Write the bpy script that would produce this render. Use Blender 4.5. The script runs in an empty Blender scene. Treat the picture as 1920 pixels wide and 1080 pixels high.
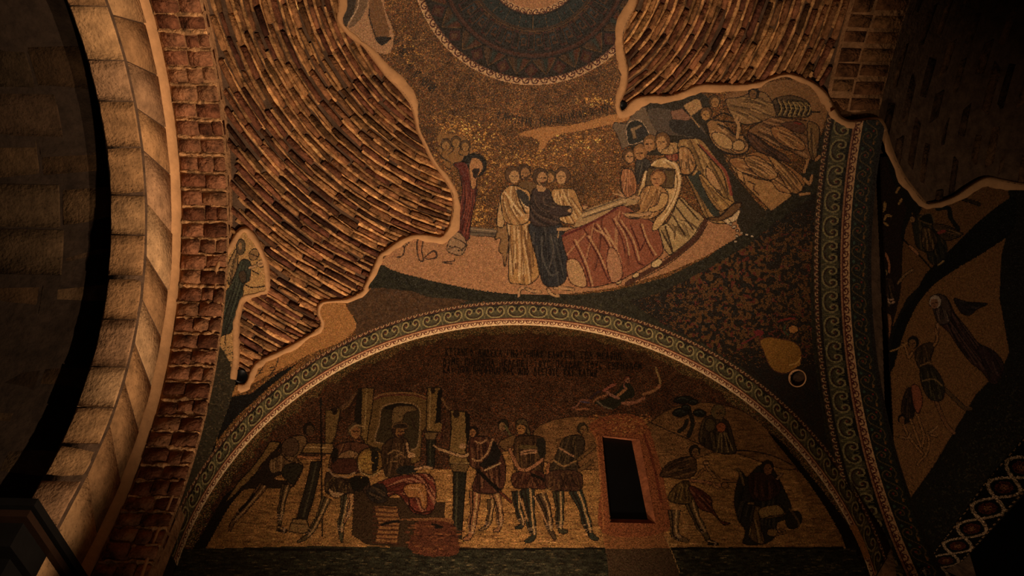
import bpy, math, random
import numpy as np
from mathutils import Matrix, Vector

# ------------------------------------------------------------------ camera, light, exposure
SC = bpy.context.scene
COL = SC.collection
K = 4.5                      # metres per design unit
EYE = 1.6                    # eye height
FPX = 1450.0                 # focal length in pixels of a 1920 wide frame
TH, YAW, ROLL = 0.872, 0.007, 0.026
_c, _s = math.cos(TH), math.sin(TH)
_R = np.array([[1, 0, 0.], [0, _c, _s], [0, -_s, _c]])
_cr, _sr = math.cos(ROLL), math.sin(ROLL)
RX = _R[0] * _cr + _R[2] * _sr
UX = -_R[0] * _sr + _R[2] * _cr
FX = _R[1]
_Z = np.array([[math.cos(YAW), -math.sin(YAW), 0], [math.sin(YAW), math.cos(YAW), 0], [0, 0, 1]])
RX, UX, FX = _Z @ RX, _Z @ UX, _Z @ FX

cam_d = bpy.data.cameras.new('camera')
cam = bpy.data.objects.new('camera', cam_d)
COL.objects.link(cam)
cam_d.sensor_width = 36.0
cam_d.lens = FPX / 1920 * 36.0
cam_d.clip_start = 0.05
m = Matrix(((RX[0], UX[0], -FX[0], 0), (RX[1], UX[1], -FX[1], 0), (RX[2], UX[2], -FX[2], EYE), (0, 0, 0, 1)))
cam.matrix_world = m
SC.camera = cam

vs = SC.view_settings
vs.view_transform = 'Standard'
vs.look = 'None'
vs.exposure = 0.0
vs.gamma = 1.0
vs.use_curve_mapping = False

world = bpy.data.worlds.new('world')
SC.world = world
world.use_nodes = True
world.node_tree.nodes['Background'].inputs[0].default_value = (1.0, 0.62, 0.36, 1)
world.node_tree.nodes['Background'].inputs[1].default_value = 0.02

WARM = (1.0, 0.70, 0.46)
def spot(name, loc, target, power, angle, blend=0.6, size=0.06, colour=WARM):
    d = bpy.data.lights.new(name, 'SPOT')
    d.energy = power
    d.color = colour
    d.spot_size = math.radians(angle)
    d.spot_blend = blend
    d.shadow_soft_size = size
    o = bpy.data.objects.new(name, d)
    COL.objects.link(o)
    p = Vector((loc[0] * K, loc[1] * K, loc[2] * K + EYE))
    t = Vector((target[0] * K, target[1] * K, target[2] * K + EYE))
    o.location = p
    o.rotation_euler = (t - p).to_track_quat('-Z', 'Y').to_euler()
    return o
spot('vault_spotlight', (0.06, 0.80, 0.08), (-0.10, 0.70, 1.06), 830, 82, 0.95)
spot('lunette_spotlight', (0.02, 0.58, -0.05), (0.01, 1.0, 0.66), 125, 82, 0.8)
spot('side_spotlight', (0.46, 0.30, 0.20), (-0.60, 0.30, 0.55), 740, 59, 0.22, 0.02)
spot('next_bay_fill_light', (0.92, 0.50, 0.00), (0.74, 0.84, 0.80), 160, 54, 1.0)  # fill light added to brighten the right-hand mosaic, no known lamp there

# ------------------------------------------------------------------ helpers
rng = np.random.default_rng(11)
random.seed(5)
CX, CZ, CY, RS = 0.02, 0.595, 0.408, 0.718
CEN = np.array([CX, CY, CZ])
XL, XR, YW = -0.465, 0.486, 0.938         # planes that bound the bay
CEN2 = np.array([1.036, CY, CZ])          # next bay on the right

def rays(P):
    P = np.asarray(P, float).reshape(-1, 2)
    return ((P[:, :1] - 960) / FPX) * RX + ((540 - P[:, 1:]) / FPX) * UX + FX
def proj(Q):
    d = Q @ FX
    return np.stack([960 + FPX * (Q @ RX) / d, 540 - FPX * (Q @ UX) / d], 1)
def on_sphere(P, c=CEN, r=RS):
    d = rays(P); d /= np.linalg.norm(d, axis=1)[:, None]
    b = d @ c
    disc = np.maximum(b * b - (c @ c - r * r), 1e-6)
    return d * (b + np.sqrt(disc))[:, None]
def on_cyl(P, r):
    d = rays(P)
    a = d[:, 1] ** 2 + d[:, 2] ** 2; b = d[:, 1] * CY + d[:, 2] * CZ; k = CY ** 2 + CZ ** 2 - r * r
    t = (b + np.sqrt(np.maximum(b * b - a * k, 1e-9))) / a
    return d * t[:, None]
def on_y(P, y):
    d = rays(P); return d / d[:, 1:2] * y
def world_pts(Q):
    Q = np.asarray(Q, float)
    return Q * K + np.array([0, 0, EYE])

def lin(h):
    h = h.lstrip('#')
    v = np.array([int(h[i:i + 2], 16) for i in (0, 2, 4)]) / 255.0
    return np.where(v <= 0.04045, v / 12.92, ((v + 0.055) / 1.055) ** 2.4)

def quads_mesh(name, V, F, mat, parent=None, col=None, met=None, smooth=False):
    """V (n,3) in metres, F (m,4) or list of faces; col (m,3) face colours"""
    me = bpy.data.meshes.new(name)
    V = np.asarray(V, np.float32)
    if isinstance(F, np.ndarray):
        n, k = F.shape
        me.vertices.add(len(V)); me.vertices.foreach_set('co', V.ravel())
        me.loops.add(n * k); me.loops.foreach_set('vertex_index', F.astype(np.int32).ravel())
        me.polygons.add(n)
        me.polygons.foreach_set('loop_start', np.arange(0, n * k, k, dtype=np.int32))
        me.update(calc_edges=True)
    else:
        me.from_pydata(V.tolist(), [], [list(f) for f in F]); n = len(F)
    if col is not None:
        c = np.ones((n, 4), np.float32); c[:, :3] = col
        a = me.attributes.new('Col', 'FLOAT_COLOR', 'FACE'); a.data.foreach_set('color', c.ravel())
    if met is not None:
        a = me.attributes.new('Gold', 'FLOAT', 'FACE'); a.data.foreach_set('value', np.asarray(met, np.float32))
    if smooth:
        me.polygons.foreach_set('use_smooth', np.ones(n, bool))
    me.materials.append(mat)
    o = bpy.data.objects.new(name, me)
    COL.objects.link(o)
    if parent is not None: o.parent = parent
    return o
def thing(name, label, cat, loc=(0, 0, 0), group=None):
    o = bpy.data.objects.new(name, None); COL.objects.link(o)
    o['label'] = label; o['category'] = cat
    if group: o['group'] = group
    o.empty_display_size = 0.1
    return o
def structure(o, label=None):
    o['kind'] = 'structure'
    if label: o['label'] = label
    return o

def grid_faces(nu, nv):
    i = np.arange(nu - 1)[:, None] * nv + np.arange(nv - 1)[None, :]
    i = i.ravel()
    return np.stack([i, i + nv, i + nv + 1, i + 1], 1)
def grid_mesh(name, P, mat, parent=None, col=None, smooth=True):
    nu, nv = P.shape[:2]
    F = grid_faces(nu, nv)
    c = None if col is None else np.tile(np.asarray(col, float), (len(F), 1))
    return quads_mesh(name, world_pts(P.reshape(-1, 3)), F, mat, parent, c, smooth=smooth)

# ------------------------------------------------------------------ materials
def new_mat(name):
    mt = bpy.data.materials.new(name); mt.use_nodes = True
    nt = mt.node_tree
    return mt, nt, nt.nodes['Principled BSDF']
def node(nt, kind, **kw):
    n = nt.nodes.new(kind)
    for k, v in kw.items():
        if k in n.inputs: n.inputs[k].default_value = v
        else: setattr(n, k, v)
    return n
def pos(nt): return node(nt, 'ShaderNodeNewGeometry').outputs['Position']

def mosaic_material():
    mt, nt, b = new_mat('glass_and_stone_tesserae')
    a = node(nt, 'ShaderNodeAttribute', attribute_name='Col')
    g = node(nt, 'ShaderNodeAttribute', attribute_name='Gold')
    nt.links.new(a.outputs['Color'], b.inputs['Base Color'])
    nt.links.new(g.outputs['Fac'], b.inputs['Metallic'])
    b.inputs['Roughness'].default_value = 0.55
    b.inputs['Specular IOR Level'].default_value = 0.25
    return mt
def attr_rough_material(name, scale, dist, contrast=0.55, rough=0.95, fine=9.0):
    """colour from the piece's own attribute, broken up by noise; bumpy"""
    mt, nt, b = new_mat(name)
    a = node(nt, 'ShaderNodeAttribute', attribute_name='Col')
    n1 = node(nt, 'ShaderNodeTexNoise'); n1.inputs['Scale'].default_value = scale; n1.inputs['Detail'].default_value = 8; n1.inputs['Roughness'].default_value = 0.65
    nt.links.new(pos(nt), n1.inputs['Vector'])
    r = node(nt, 'ShaderNodeMapRange'); r.inputs['From Min'].default_value = 0.3; r.inputs['From Max'].default_value = 0.7
    r.inputs['To Min'].default_value = 1 - contrast; r.inputs['To Max'].default_value = 1 + contrast * 0.7
    nt.links.new(n1.outputs['Fac'], r.inputs['Value'])
    mx = node(nt, 'ShaderNodeVectorMath', operation='SCALE')
    nt.links.new(a.outputs['Color'], mx.inputs[0]); nt.links.new(r.outputs['Result'], mx.inputs['Scale'])
    nt.links.new(mx.outputs['Vector'], b.inputs['Base Color'])
    n2 = node(nt, 'ShaderNodeTexNoise'); n2.inputs['Scale'].default_value = scale * fine / 3; n2.inputs['Detail'].default_value = 6
    nt.links.new(pos(nt), n2.inputs['Vector'])
    bp = node(nt, 'ShaderNodeBump'); bp.inputs['Strength'].default_value = 0.9; bp.inputs['Distance'].default_value = dist
    nt.links.new(n2.outputs['Fac'], bp.inputs['Height']); nt.links.new(bp.outputs['Normal'], b.inputs['Normal'])
    b.inputs['Roughness'].default_value = rough
    b.inputs['Specular IOR Level'].default_value = 0.15
    return mt
def pitted_stone_material():
    mt = attr_rough_material('pitted_limestone', 10.0, 0.012, 0.5, 0.95, 14)
    nt = mt.node_tree; b = nt.nodes['Principled BSDF']
    v = node(nt, 'ShaderNodeTexVoronoi'); v.inputs['Scale'].default_value = 38.0
    nt.links.new(pos(nt), v.inputs['Vector'])
    r = node(nt, 'ShaderNodeMapRange'); r.inputs['From Min'].default_value = 0.06; r.inputs['From Max'].default_value = 0.26
    r.inputs['To Min'].default_value = 0.35
    nt.links.new(v.outputs['Distance'], r.inputs['Value'])
    n = node(nt, 'ShaderNodeTexNoise'); n.inputs['Scale'].default_value = 3.0
    nt.links.new(pos(nt), n.inputs['Vector'])
    r2 = node(nt, 'ShaderNodeMapRange'); r2.inputs['From Min'].default_value = 0.36; r2.inputs['From Max'].default_value = 0.56
    nt.links.new(n.outputs['Fac'], r2.inputs['Value'])
    mxx = node(nt, 'ShaderNodeMix'); mxx.data_type = 'FLOAT'
    nt.links.new(r2.outputs['Result'], mxx.inputs[0]); mxx.inputs[2].default_value = 1.0
    nt.links.new(r.outputs['Result'], mxx.inputs[3])
    old = b.inputs['Base Color'].links[0].from_socket
    sc = node(nt, 'ShaderNodeVectorMath', operation='SCALE')
    nt.links.new(old, sc.inputs[0]); nt.links.new(mxx.outputs[0], sc.inputs['Scale'])
    nt.links.new(sc.outputs['Vector'], b.inputs['Base Color'])
    return mt
def plain_material(name, hexcol, rough=0.9, scale=14.0, dist=0.004, contrast=0.3):
    mt = attr_rough_material(name, scale, dist, contrast, rough)
    nt = mt.node_tree
    at = [n for n in nt.nodes if n.type == 'ATTRIBUTE'][0]
    rgb = node(nt, 'ShaderNodeRGB'); rgb.outputs[0].default_value = (*lin(hexcol), 1)
    for l in list(at.outputs['Color'].links): nt.links.new(rgb.outputs[0], l.to_socket)
    nt.nodes.remove(at)
    return mt
M_MOS = mosaic_material()
M_BRICK = attr_rough_material('weathered_brick', 14.0, 0.03, 0.85)
M_STONE = pitted_stone_material()
M_MORTAR = plain_material('lime_mortar', '9a7350', 0.97, 11.0, 0.03, 0.5)
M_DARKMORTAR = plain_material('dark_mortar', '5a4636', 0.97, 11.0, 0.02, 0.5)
M_SHADE = plain_material('shaded_mortar', '2a2018', 0.97, 11.0, 0.02, 0.5)  # mortar darkened so the barrel vault's shade is in its colour
M_PLASTER = plain_material('lime_plaster', 'bd9064', 0.95, 9.0, 0.006, 0.22)
M_GROUT = plain_material('mosaic_setting_bed', '3a2a1c', 0.95, 20.0, 0.004, 0.3)
M_DARK = plain_material('dark_marble', '12100e', 0.7, 4.0, 0.002, 0.4)
M_BLACK = plain_material('dark_opening', '0a0b0c', 0.4, 3.0, 0.001, 0.2)  # near-black: the shade inside openings is put into the colour
M_FLOOR = plain_material('worn_marble_floor', '4a443c', 0.5, 3.0, 0.002, 0.3)
# ------------------------------------------------------------------ drawing the mosaics' own pictures
PAD = 140
class Canvas:
    def __init__(s, w, h, bg, x0=0, y0=0):
        s.w, s.h, s.x0, s.y0 = w, h, x0, y0
        s.col = np.empty((h, w, 3)); s.col[:] = bg
        s.id = np.zeros((h, w), np.int16)
        s.met = np.zeros((h, w), np.float32)
        s.cur = 0; s.gold = 0.0
        s.vx, s.vy, s.vs = 0, 0, 1.0
    def view(s, x, y, sc): s.vx, s.vy, s.vs = x, y, sc
    def T(s, pts):
        if isinstance(pts, str):
            pts = [tuple(float(v) for v in p.split(',')) for p in pts.split()]
        p = np.asarray(pts, float)
        return p * s.vs + [s.vx - s.x0, s.vy - s.y0]
    def _box(s, p, m=2):
        a = np.floor(p.min(0) - m).astype(int); b = np.ceil(p.max(0) + m).astype(int) + 1
        a = np.maximum(a, 0); b = np.minimum(b, [s.w, s.h])
        return a[0], a[1], b[0], b[1]
    def mask(s, p):
        x0, y0, x1, y1 = s._box(p)
        if x1 <= x0 or y1 <= y0: return None
        X, Y = np.meshgrid(np.arange(x0, x1) + .5, np.arange(y0, y1) + .5)
        ins = np.zeros(X.shape, bool)
        q = np.roll(p, -1, 0)
        for (ax, ay), (bx, by) in zip(p, q):
            if ay == by: continue
            c = ((ay > Y) != (by > Y))
            ins ^= c & (X < (bx - ax) * (Y - ay) / (by - ay) + ax)
        return x0, y0, x1, y1, ins
    def P(s, colour, pts, smooth=True, edge=None, ew=1.6, var=0.0):
        p = s.T(pts)
        if smooth and len(p) > 3: p = catmull(p, True, 5)
        r = s.mask(p)
        if r is None: return p
        x0, y0, x1, y1, ins = r
        s.col[y0:y1, x0:x1][ins] = lin(colour)
        s.id[y0:y1, x0:x1][ins] = s.cur
        s.met[y0:y1, x0:x1][ins] = s.gold
        if edge: s._stroke(np.vstack([p, p[:1]]), ew, lin(edge))
        return p
    def _stroke(s, p, w, c, clip=None, setid=True):
        for a, b in zip(p[:-1], p[1:]):
            x0, y0, x1, y1 = s._box(np.array([a, b]), w / 2 + 1)
            if x1 <= x0 or y1 <= y0: continue
            X, Y = np.meshgrid(np.arange(x0, x1) + .5, np.arange(y0, y1) + .5)
            d = b - a; L = d @ d + 1e-9
            t = np.clip(((X - a[0]) * d[0] + (Y - a[1]) * d[1]) / L, 0, 1)
            dist = np.hypot(X - a[0] - t * d[0], Y - a[1] - t * d[1])
            cov = np.clip(w / 2 + .5 - dist, 0, 1)
            if clip is not None:
                cx0, cy0, cx1, cy1, ins = clip
                cl = np.zeros(cov.shape, bool)
                ax, ay, bx, by = max(x0, cx0), max(y0, cy0), min(x1, cx1), min(y1, cy1)
                if bx <= ax or by <= ay: continue
                cl[ay - y0:by - y0, ax - x0:bx - x0] = ins[ay - cy0:by - cy0, ax - cx0:bx - cx0]
                cov = cov * cl
            reg = s.col[y0:y1, x0:x1]
            reg[:] = reg * (1 - cov[..., None]) + c * cov[..., None]
            if setid:
                k = cov > .5
                s.id[y0:y1, x0:x1][k] = s.cur
                s.met[y0:y1, x0:x1][k] = 0
    def L(s, colour, w, pts, smooth=True):
        p = s.T(pts)
        if smooth and len(p) > 2: p = catmull(p, False, 5)
        s._stroke(p, w, lin(colour))
    def E(s, colour, cx, cy, rx, ry=None, rot=0, edge=None, ew=1.5):
        ry = rx if ry is None else ry
        a = np.linspace(0, 2 * np.pi, 26)[:-1]; r = math.radians(rot)
        x = rx * np.cos(a); y = ry * np.sin(a)
        s.P(colour, np.stack([cx + x * math.cos(r) - y * math.sin(r), cy + x * math.sin(r) + y * math.cos(r)], 1), False, edge, ew)
    def robe(s, colour, dark, light, pts, axis, n=7, w=2.0, edge='1c1410', seed=0, spread=1.0, curl=0.12):
        """a draped shape: filled, then folds running along axis and clipped to the shape"""
        p = s.T(pts); p = catmull(p, True, 5)
        r = s.mask(p)
        if r is None: return
        x0, y0, x1, y1, ins = r
        s.col[y0:y1, x0:x1][ins] = lin(colour)
        s.id[y0:y1, x0:x1][ins] = s.cur; s.met[y0:y1, x0:x1][ins] = 0
        ax = s.T(axis); ax = catmull(ax, False, 6) if len(ax) > 2 else np.linspace(ax[0], ax[1], 8)
        t = np.gradient(ax, axis=0); t /= np.linalg.norm(t, axis=1)[:, None] + 1e-9
        nrm = np.stack([-t[:, 1], t[:, 0]], 1)
        rel = (p[None] - ax[:, None]); wid = np.abs((rel * nrm[:, None]).sum(2))
        half = np.percentile(wid, 80)
        rr = random.Random(seed + int(p.sum()) % 9973)
        base = lin(colour); dk = base * .15 + lin(dark) * .85; lt = base * .35 + lin(light) * .65; md = base * .62 + lin(dark) * .38
        n = int(n * 1.5)
        for i in range(n):
            u = (i + .5) / n * 2 - 1 + rr.uniform(-.5, .5) / n
            k0 = rr.randint(0, len(ax) // 2); k1 = len(ax) - rr.randint(0, len(ax) // 3)
            prof = np.linspace(.45, 1, len(ax)) ** (.7 * spread)
            wob = np.sin(np.linspace(0, 2 + rr.random() * 2.2, len(ax)) + rr.random() * 6) * half * curl
            line = ax + nrm * (u * half * prof + wob)[:, None]
            line = line[k0:k1]
            if len(line) < 2: continue
            kind = i % 3
            off = nrm[k0:k1]
            s._stroke(line + off * w * 1.1, w * rr.uniform(1.2, 2.4), lt if kind else md, r)
            s._stroke(line, w * rr.uniform(.55, 1.0), dk if kind < 2 else md, r)
        if edge: s._stroke(np.vstack([p, p[:1]]), 1.7, lin(edge))
    def head(s, cx, cy, r, skin='b08a62', hair='3c2a1c', look=0.0, halo=None, beard=False, rot=0, scarf=None):
        if halo: s.E(halo, cx, cy, r * 1.8, r * 1.8, 0, 'c0a070', 1.2)
        hc = scarf or hair
        s.E(hc, cx - look * r * .25, cy - r * .18, r * 1.02, r * 1.12, rot, '1c1410', 1.2)
        s.E(skin, cx + look * r * .25, cy + r * .12, r * .66, r * .86, rot, None)
        q = s.vs
        if beard: s.P(hair, [(cx - r * .55 + look * r * .25, cy + r * .35), (cx + look * r * .3, cy + r * .6), (cx + r * .6 + look * r * .25, cy + r * .3), (cx + r * .25 + look * r * .25, cy + r * 1.2)])
        e = r * .28
        ox = cx + look * r * .32
        if r * q > 5:
            for sx in (-1, 1): s.L('1a120d', max(1.0, r * q * .13), [(ox + sx * e - r * .12, cy), (ox + sx * e + r * .14, cy)], False)
            s.L('5c3a26', 1.0, [(ox + look * r * .1, cy), (ox + r * .12 * (look or .4), cy + r * .34), (ox, cy + r * .36)], False)
            s.L('5a2018', 1.0, [(ox - r * .16, cy + r * .56), (ox + r * .16, cy + r * .56)], False)
    def leg(s, colour, w, pts, edge='1c1410', hi=None, boot=None):
        """a leg from hip to toe, with thigh, knee, calf and ankle"""
        p = catmull(s.T(pts), False, 8)
        L = np.concatenate([[0], np.cumsum(np.hypot(*np.diff(p, axis=0).T))]); f = L / L[-1]
        wd = np.interp(f, [0, .22, .42, .58, .80, .90, 1], [1.45, 1.2, .85, 1.12, .58, .62, .30]) * w / 2
        t = np.gradient(p, axis=0); t /= np.linalg.norm(t, axis=1)[:, None] + 1e-9
        nr = np.stack([-t[:, 1], t[:, 0]], 1)
        q = np.vstack([p + nr * wd[:, None], (p - nr * wd[:, None])[::-1]])
        vx, vy, vs = s.vx, s.vy, s.vs; s.view(s.x0, s.y0, 1)
        s.P(colour, q, False, edge, 1.5)
        k = f < .8
        s._stroke((p - nr * wd[:, None] * .35)[k], w * .22, lin(hi or 'b08a5a'))
        s._stroke((p + nr * wd[:, None] * .45)[k], w * .18, lin('241a12'))
        for ff in (.66, .71, .76):
            j = int(np.argmin(abs(f - ff))); s._stroke(np.array([p[j] - nr[j] * wd[j], p[j] + nr[j] * wd[j]]), 1.2, lin(boot or 'a08060'))
        s.view(vx, vy, vs)
    def limb(s, colour, w, pts, edge='1c1410', hi=None):
        p = s.T(pts); p = catmull(p, False, 5) if len(p) > 2 else p
        s._stroke(p, w + 2.2, lin(edge)); s._stroke(p, w, lin(colour))
        if hi: s._stroke(p + [-w * .2, 0], max(1.0, w * .3), lin(hi))

def catmull(p, closed, n):
    p = np.asarray(p, float)
    if closed: q = np.vstack([p[-1:], p, p[:2]])
    else: q = np.vstack([2 * p[:1] - p[1:2], p, 2 * p[-1:] - p[-2:-1]])
    out = []
    t = np.linspace(0, 1, n, endpoint=False)[:, None]
    for i in range(1, len(q) - 2):
        a, b, c, d = q[i - 1], q[i], q[i + 1], q[i + 2]
        out.append(.5 * (2 * b + (c - a) * t + (2 * a - 5 * b + 4 * c - d) * t ** 2 + (3 * b - a - 3 * c + d) * t ** 3))
    r = np.vstack(out)
    if not closed: r = np.vstack([r, p[-1:]])
    return r
def vnoise(x, y, scale, seed=0):
    """smooth value noise in 0..1"""
    g = np.random.default_rng(seed).random((256, 256))
    u = np.asarray(x) / scale + 57.3; v = np.asarray(y) / scale + 91.7
    i = np.floor(u).astype(int); j = np.floor(v).astype(int); fu = u - i; fv = v - j
    fu = fu * fu * (3 - 2 * fu); fv = fv * fv * (3 - 2 * fv)
    G = lambda a, b: g[a % 256, b % 256]
    return (G(i, j) * (1 - fu) + G(i + 1, j) * fu) * (1 - fv) + (G(i, j + 1) * (1 - fu) + G(i + 1, j + 1) * fu) * fv
def inside(P, poly):
    poly = np.asarray(poly, float); ins = np.zeros(len(P), bool)
    X, Y = P[:, 0], P[:, 1]
    q = np.roll(poly, -1, 0)
    for (ax, ay), (bx, by) in zip(poly, q):
        if ay == by: continue
        ins ^= ((ay > Y) != (by > Y)) & (X < (bx - ax) * (Y - ay) / (by - ay) + ax)
    return ins
def near_line(P, line, d):
    """distance from points P to an open polyline, below d"""
    best = np.full(len(P), 1e9)
    for a, b in zip(line[:-1], line[1:]):
        dd = b - a; L = dd @ dd + 1e-9
        t = np.clip(((P - a) @ dd) / L, 0, 1)
        best = np.minimum(best, np.hypot(P[:, 0] - a[0] - t * dd[0], P[:, 1] - a[1] - t * dd[1]))
    return best < d
def pts(txt): return np.array([[float(v) for v in p.split(',')] for p in txt.split()])
def frame_canvas(bg): return Canvas(1920 + 2 * PAD, 1080 + 2 * PAD, lin(bg), -PAD, -PAD)
def sample(cv, px):
    ix = np.clip((px[:, 0] - cv.x0).astype(int), 0, cv.w - 1); iy = np.clip((px[:, 1] - cv.y0).astype(int), 0, cv.h - 1)
    return cv.col[iy, ix], cv.id[iy, ix], cv.met[iy, ix]

def lay(parent, parts, Pc, N, T, B, hs, ht, col, idx, met, gap=0.9, tilt=0.10, var=0.16, lift=0.0, bed_off=0.0016, bedsel=None):
    """lay one tessera per cell centre; parts: {id: (name, label)}; cells grouped into one mesh per part"""
    n = len(Pc)
    tj = rng.normal(0, tilt, (n, 2))
    v = np.exp(rng.normal(0, var, (n, 1))) * (1 + rng.normal(0, .045, (n, 3)))
    col = np.clip(col * v, 0.002, 0.95)
    g = gap * (1 + rng.normal(0, .05, (n, 1)))
    hs = np.broadcast_to(hs, (n,))[:, None]; ht = np.broadcast_to(ht, (n,))[:, None]
    corners = []
    for sx, sy in ((-1, -1), (1, -1), (1, 1), (-1, 1)):
        corners.append(Pc + T * hs * g * sx + B * ht * g * sy + N * (lift + (tj[:, :1] * sx * hs + tj[:, 1:] * sy * ht)))
    V = np.stack(corners, 1)                                    # n,4,3
    for k in np.unique(idx):
        sel = idx == k
        name, label = parts.get(int(k), ('field', None))
        vv = world_pts(V[sel].reshape(-1, 3))
        F = np.arange(len(vv)).reshape(-1, 4)
        o = quads_mesh(name, vv, F, M_MOS, parent, col[sel], met[sel])
        if label: o['label'] = label
        if name in ('upper_inscription', 'inscription', 'faint_crowd', 'light_fringe', 'green_ground', 'leaf_scroll_field'): o['kind'] = 'stuff'
    # the setting bed behind: one quad under each block of cells
    if bedsel is None: bedsel = np.ones(n, bool); f = 1.02
    else: f = 2.06
    Pb, Tb, Bb, Nb = Pc[bedsel], T[bedsel] * hs[bedsel] * f, B[bedsel] * ht[bedsel] * f, N[bedsel]
    Pb = Pb + (Tb + Bb) * (.5 if f > 2 else 0) - Nb * bed_off
    cb = [Pb + Tb * sx + Bb * sy for sx, sy in ((-1, -1), (1, -1), (1, 1), (-1, 1))]
    vv = world_pts(np.stack(cb, 1).reshape(-1, 3))
    o = quads_mesh('setting_bed', vv, np.arange(len(vv)).reshape(-1, 4), M_GROUT, parent)
    o['kind'] = 'stuff'

def sphere_cells(c, r, x0, x1, f0, f1, step):
    """square cells on a sphere, rows run around the horizontal x axis"""
    l0, l1 = math.asin((x0 - c[0]) / r), math.asin((x1 - c[0]) / r)
    nl = int((l1 - l0) * r / step); nf = int((f1 - f0) * r / step)
    la = l0 + (np.arange(nl) + .5) / nl * (l1 - l0); fi = f0 + (np.arange(nf) + .5) / nf * (f1 - f0)
    LA, FI = [a.ravel() for a in np.meshgrid(la, fi)]
    out = np.stack([np.sin(LA), np.cos(LA) * np.cos(FI), np.cos(LA) * np.sin(FI)], 1)
    T = np.stack([np.cos(LA), -np.sin(LA) * np.cos(FI), -np.sin(LA) * np.sin(FI)], 1)
    B = np.stack([0 * LA, -np.sin(FI), np.cos(FI)], 1)
    return c + out * r, -out, T, B, (l1 - l0) * r / nl / 2 + 0 * LA, (f1 - f0) * r / nf / 2 * np.cos(LA)

def box_piece(c, ex, ey, ez, dx, dy, dz, jit=0.0, tilt=0.0, bev=(.94, .88)):
    """eight corners of a slightly irregular block; ez points to the room; long side faces also bulge a little"""
    s = np.array([[-1, -1, -1], [1, -1, -1], [1, 1, -1], [-1, 1, -1], [-bev[0], -bev[1], 1], [bev[0], -bev[1], 1], [bev[0], bev[1], 1], [-bev[0], bev[1], 1]], float)
    s = s + rng.normal(0, jit, s.shape) * np.array([.35, 1, .6])
    up = tilt * (s[:, 1:2] > 0) * (s[:, 2:] > 0) - tilt * .6 * (s[:, 1:2] < 0) * (s[:, 2:] > 0)
    return c + s[:, :1] * ex * dx / 2 + s[:, 1:2] * ey * dy / 2 + s[:, 2:] * ez * dz / 2 + ez * up
BOXF = np.array([[3, 2, 1, 0], [4, 5, 6, 7], [0, 1, 5, 4], [1, 2, 6, 5], [2, 3, 7, 6], [3, 0, 4, 7]])
def pieces(parent, name, items, mat, limit=300, stuff='brickwork', stuff_label=None):
    """items: list of (size, corners(8,3), colour); the largest become objects, the rest one joined part"""
    items.sort(key=lambda t: -t[0])
    for sz, V, c in items[:limit]:
        quads_mesh(name, world_pts(V), BOXF, mat, parent, np.tile(c, (6, 1)))
    rest = items[limit:]
    if rest:
        V = np.vstack([r[1] for r in rest]); F = np.vstack([BOXF + 8 * i for i in range(len(rest))])
        o = quads_mesh(stuff, world_pts(V), F, mat, parent, np.repeat(np.array([r[2] for r in rest]), 6, 0))
        o['kind'] = 'stuff'
BRICKS = [lin(h) for h in ('ae7c50', '986444', '84543a', '704432', 'bc8a58', '5a382c', 'a06c4a', '7c4e3a')]
STONES = [lin(h) for h in ('b0895f', 'a67e55', 'b8936a', '9c7650', 'a98360')]
def pick(pal, j=0.12): return np.clip(pal[rng.integers(len(pal))] * math.exp(rng.normal(0, j)), 0, .9)

def rim(parent, name, line, surf, w_in=8, drop=0.0135, closed=False, mat=None):
    """rounded plaster lip along a broken mosaic edge; line in order with the lost side on its left"""
    p = catmull(np.asarray(line, float), closed, 4)
    n = len(p)
    t = np.gradient(p, axis=0); t /= np.linalg.norm(t, axis=1)[:, None] + 1e-9
    nr = np.stack([t[:, 1], -t[:, 0]], 1)
    wob = np.convolve(rng.normal(0, 1.6, n + 14), np.ones(15) / 15 * 1.6, 'valid')[:n]
    wi = w_in * np.clip(1 + .6 * wob, .3, 1.9)
    prof = [(-1.0, .0010), (-.93, -.0007), (-.5, -.0013), (-.12, -.0010), (.12, .0006), (.32, .0040), (.46, drop * .62), (.55, drop + .002)]
    rows = []
    for a, dr in prof:
        off = a * wi if a < 0 else a * np.full(n, 9.0)
        q = p + nr * off[:, None]
        rows.append(surf(q, dr))
    P = np.stack(rows, 1)
    return grid_mesh(name, P, mat or M_PLASTER, parent)
# ------------------------------------------------------------------ outlines of the surviving mosaic (photo pixels laid on the vault)
LEFT_EDGE = pts('622,-130 630,-60 637,0 634,32 640,47 657,67 682,85 700,107 727,142 750,165 770,192 777,212 785,245 797,270 810,297 830,327 847,355 852,380 847,417 835,440 825,446 800,442 775,442 750,452 725,470 712,480 702,502 685,537 680,547 650,562 605,567 597,585 602,612 570,635 530,657 487,677 472,695 466,712 458,722 446,722')
RIGHT_EDGE = pts('1206,-130 1200,-60 1192,0 1182,25 1170,55 1166,80 1172,115 1175,135 1172,160 1163,185 1160,200 1166,209 1174,205 1185,192 1200,184 1225,181 1255,181 1285,172 1312,161 1350,160 1392,160 1425,155 1450,146 1475,140 1500,145 1530,160 1550,180 1562,203 1570,217')
POLY_A = np.vstack([LEFT_EDGE, pts('441,722 430,760 400,840 330,1010 330,1300 1800,1300 1800,240'), RIGHT_EDGE[::-1]])
FRAG_EDGE = pts('250,1120 285,1022 320,936 345,868 362,812 385,742 395,652 400,604 404,560 405,520 407,497 425,470 445,437 457,429 467,432 482,452 495,482 500,497 502,543 480,553 458,563 450,580 446,605 446,640 445,680 441,712')
POLY_B = np.vstack([FRAG_EDGE, pts('441,722 430,760 400,840 330,1010 330,1200 250,1200')])
ARCH_EDGE = pts('1563,206 1574,221 1590,229 1608,229 1630,225 1648,225 1655,234 1660,246')
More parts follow.
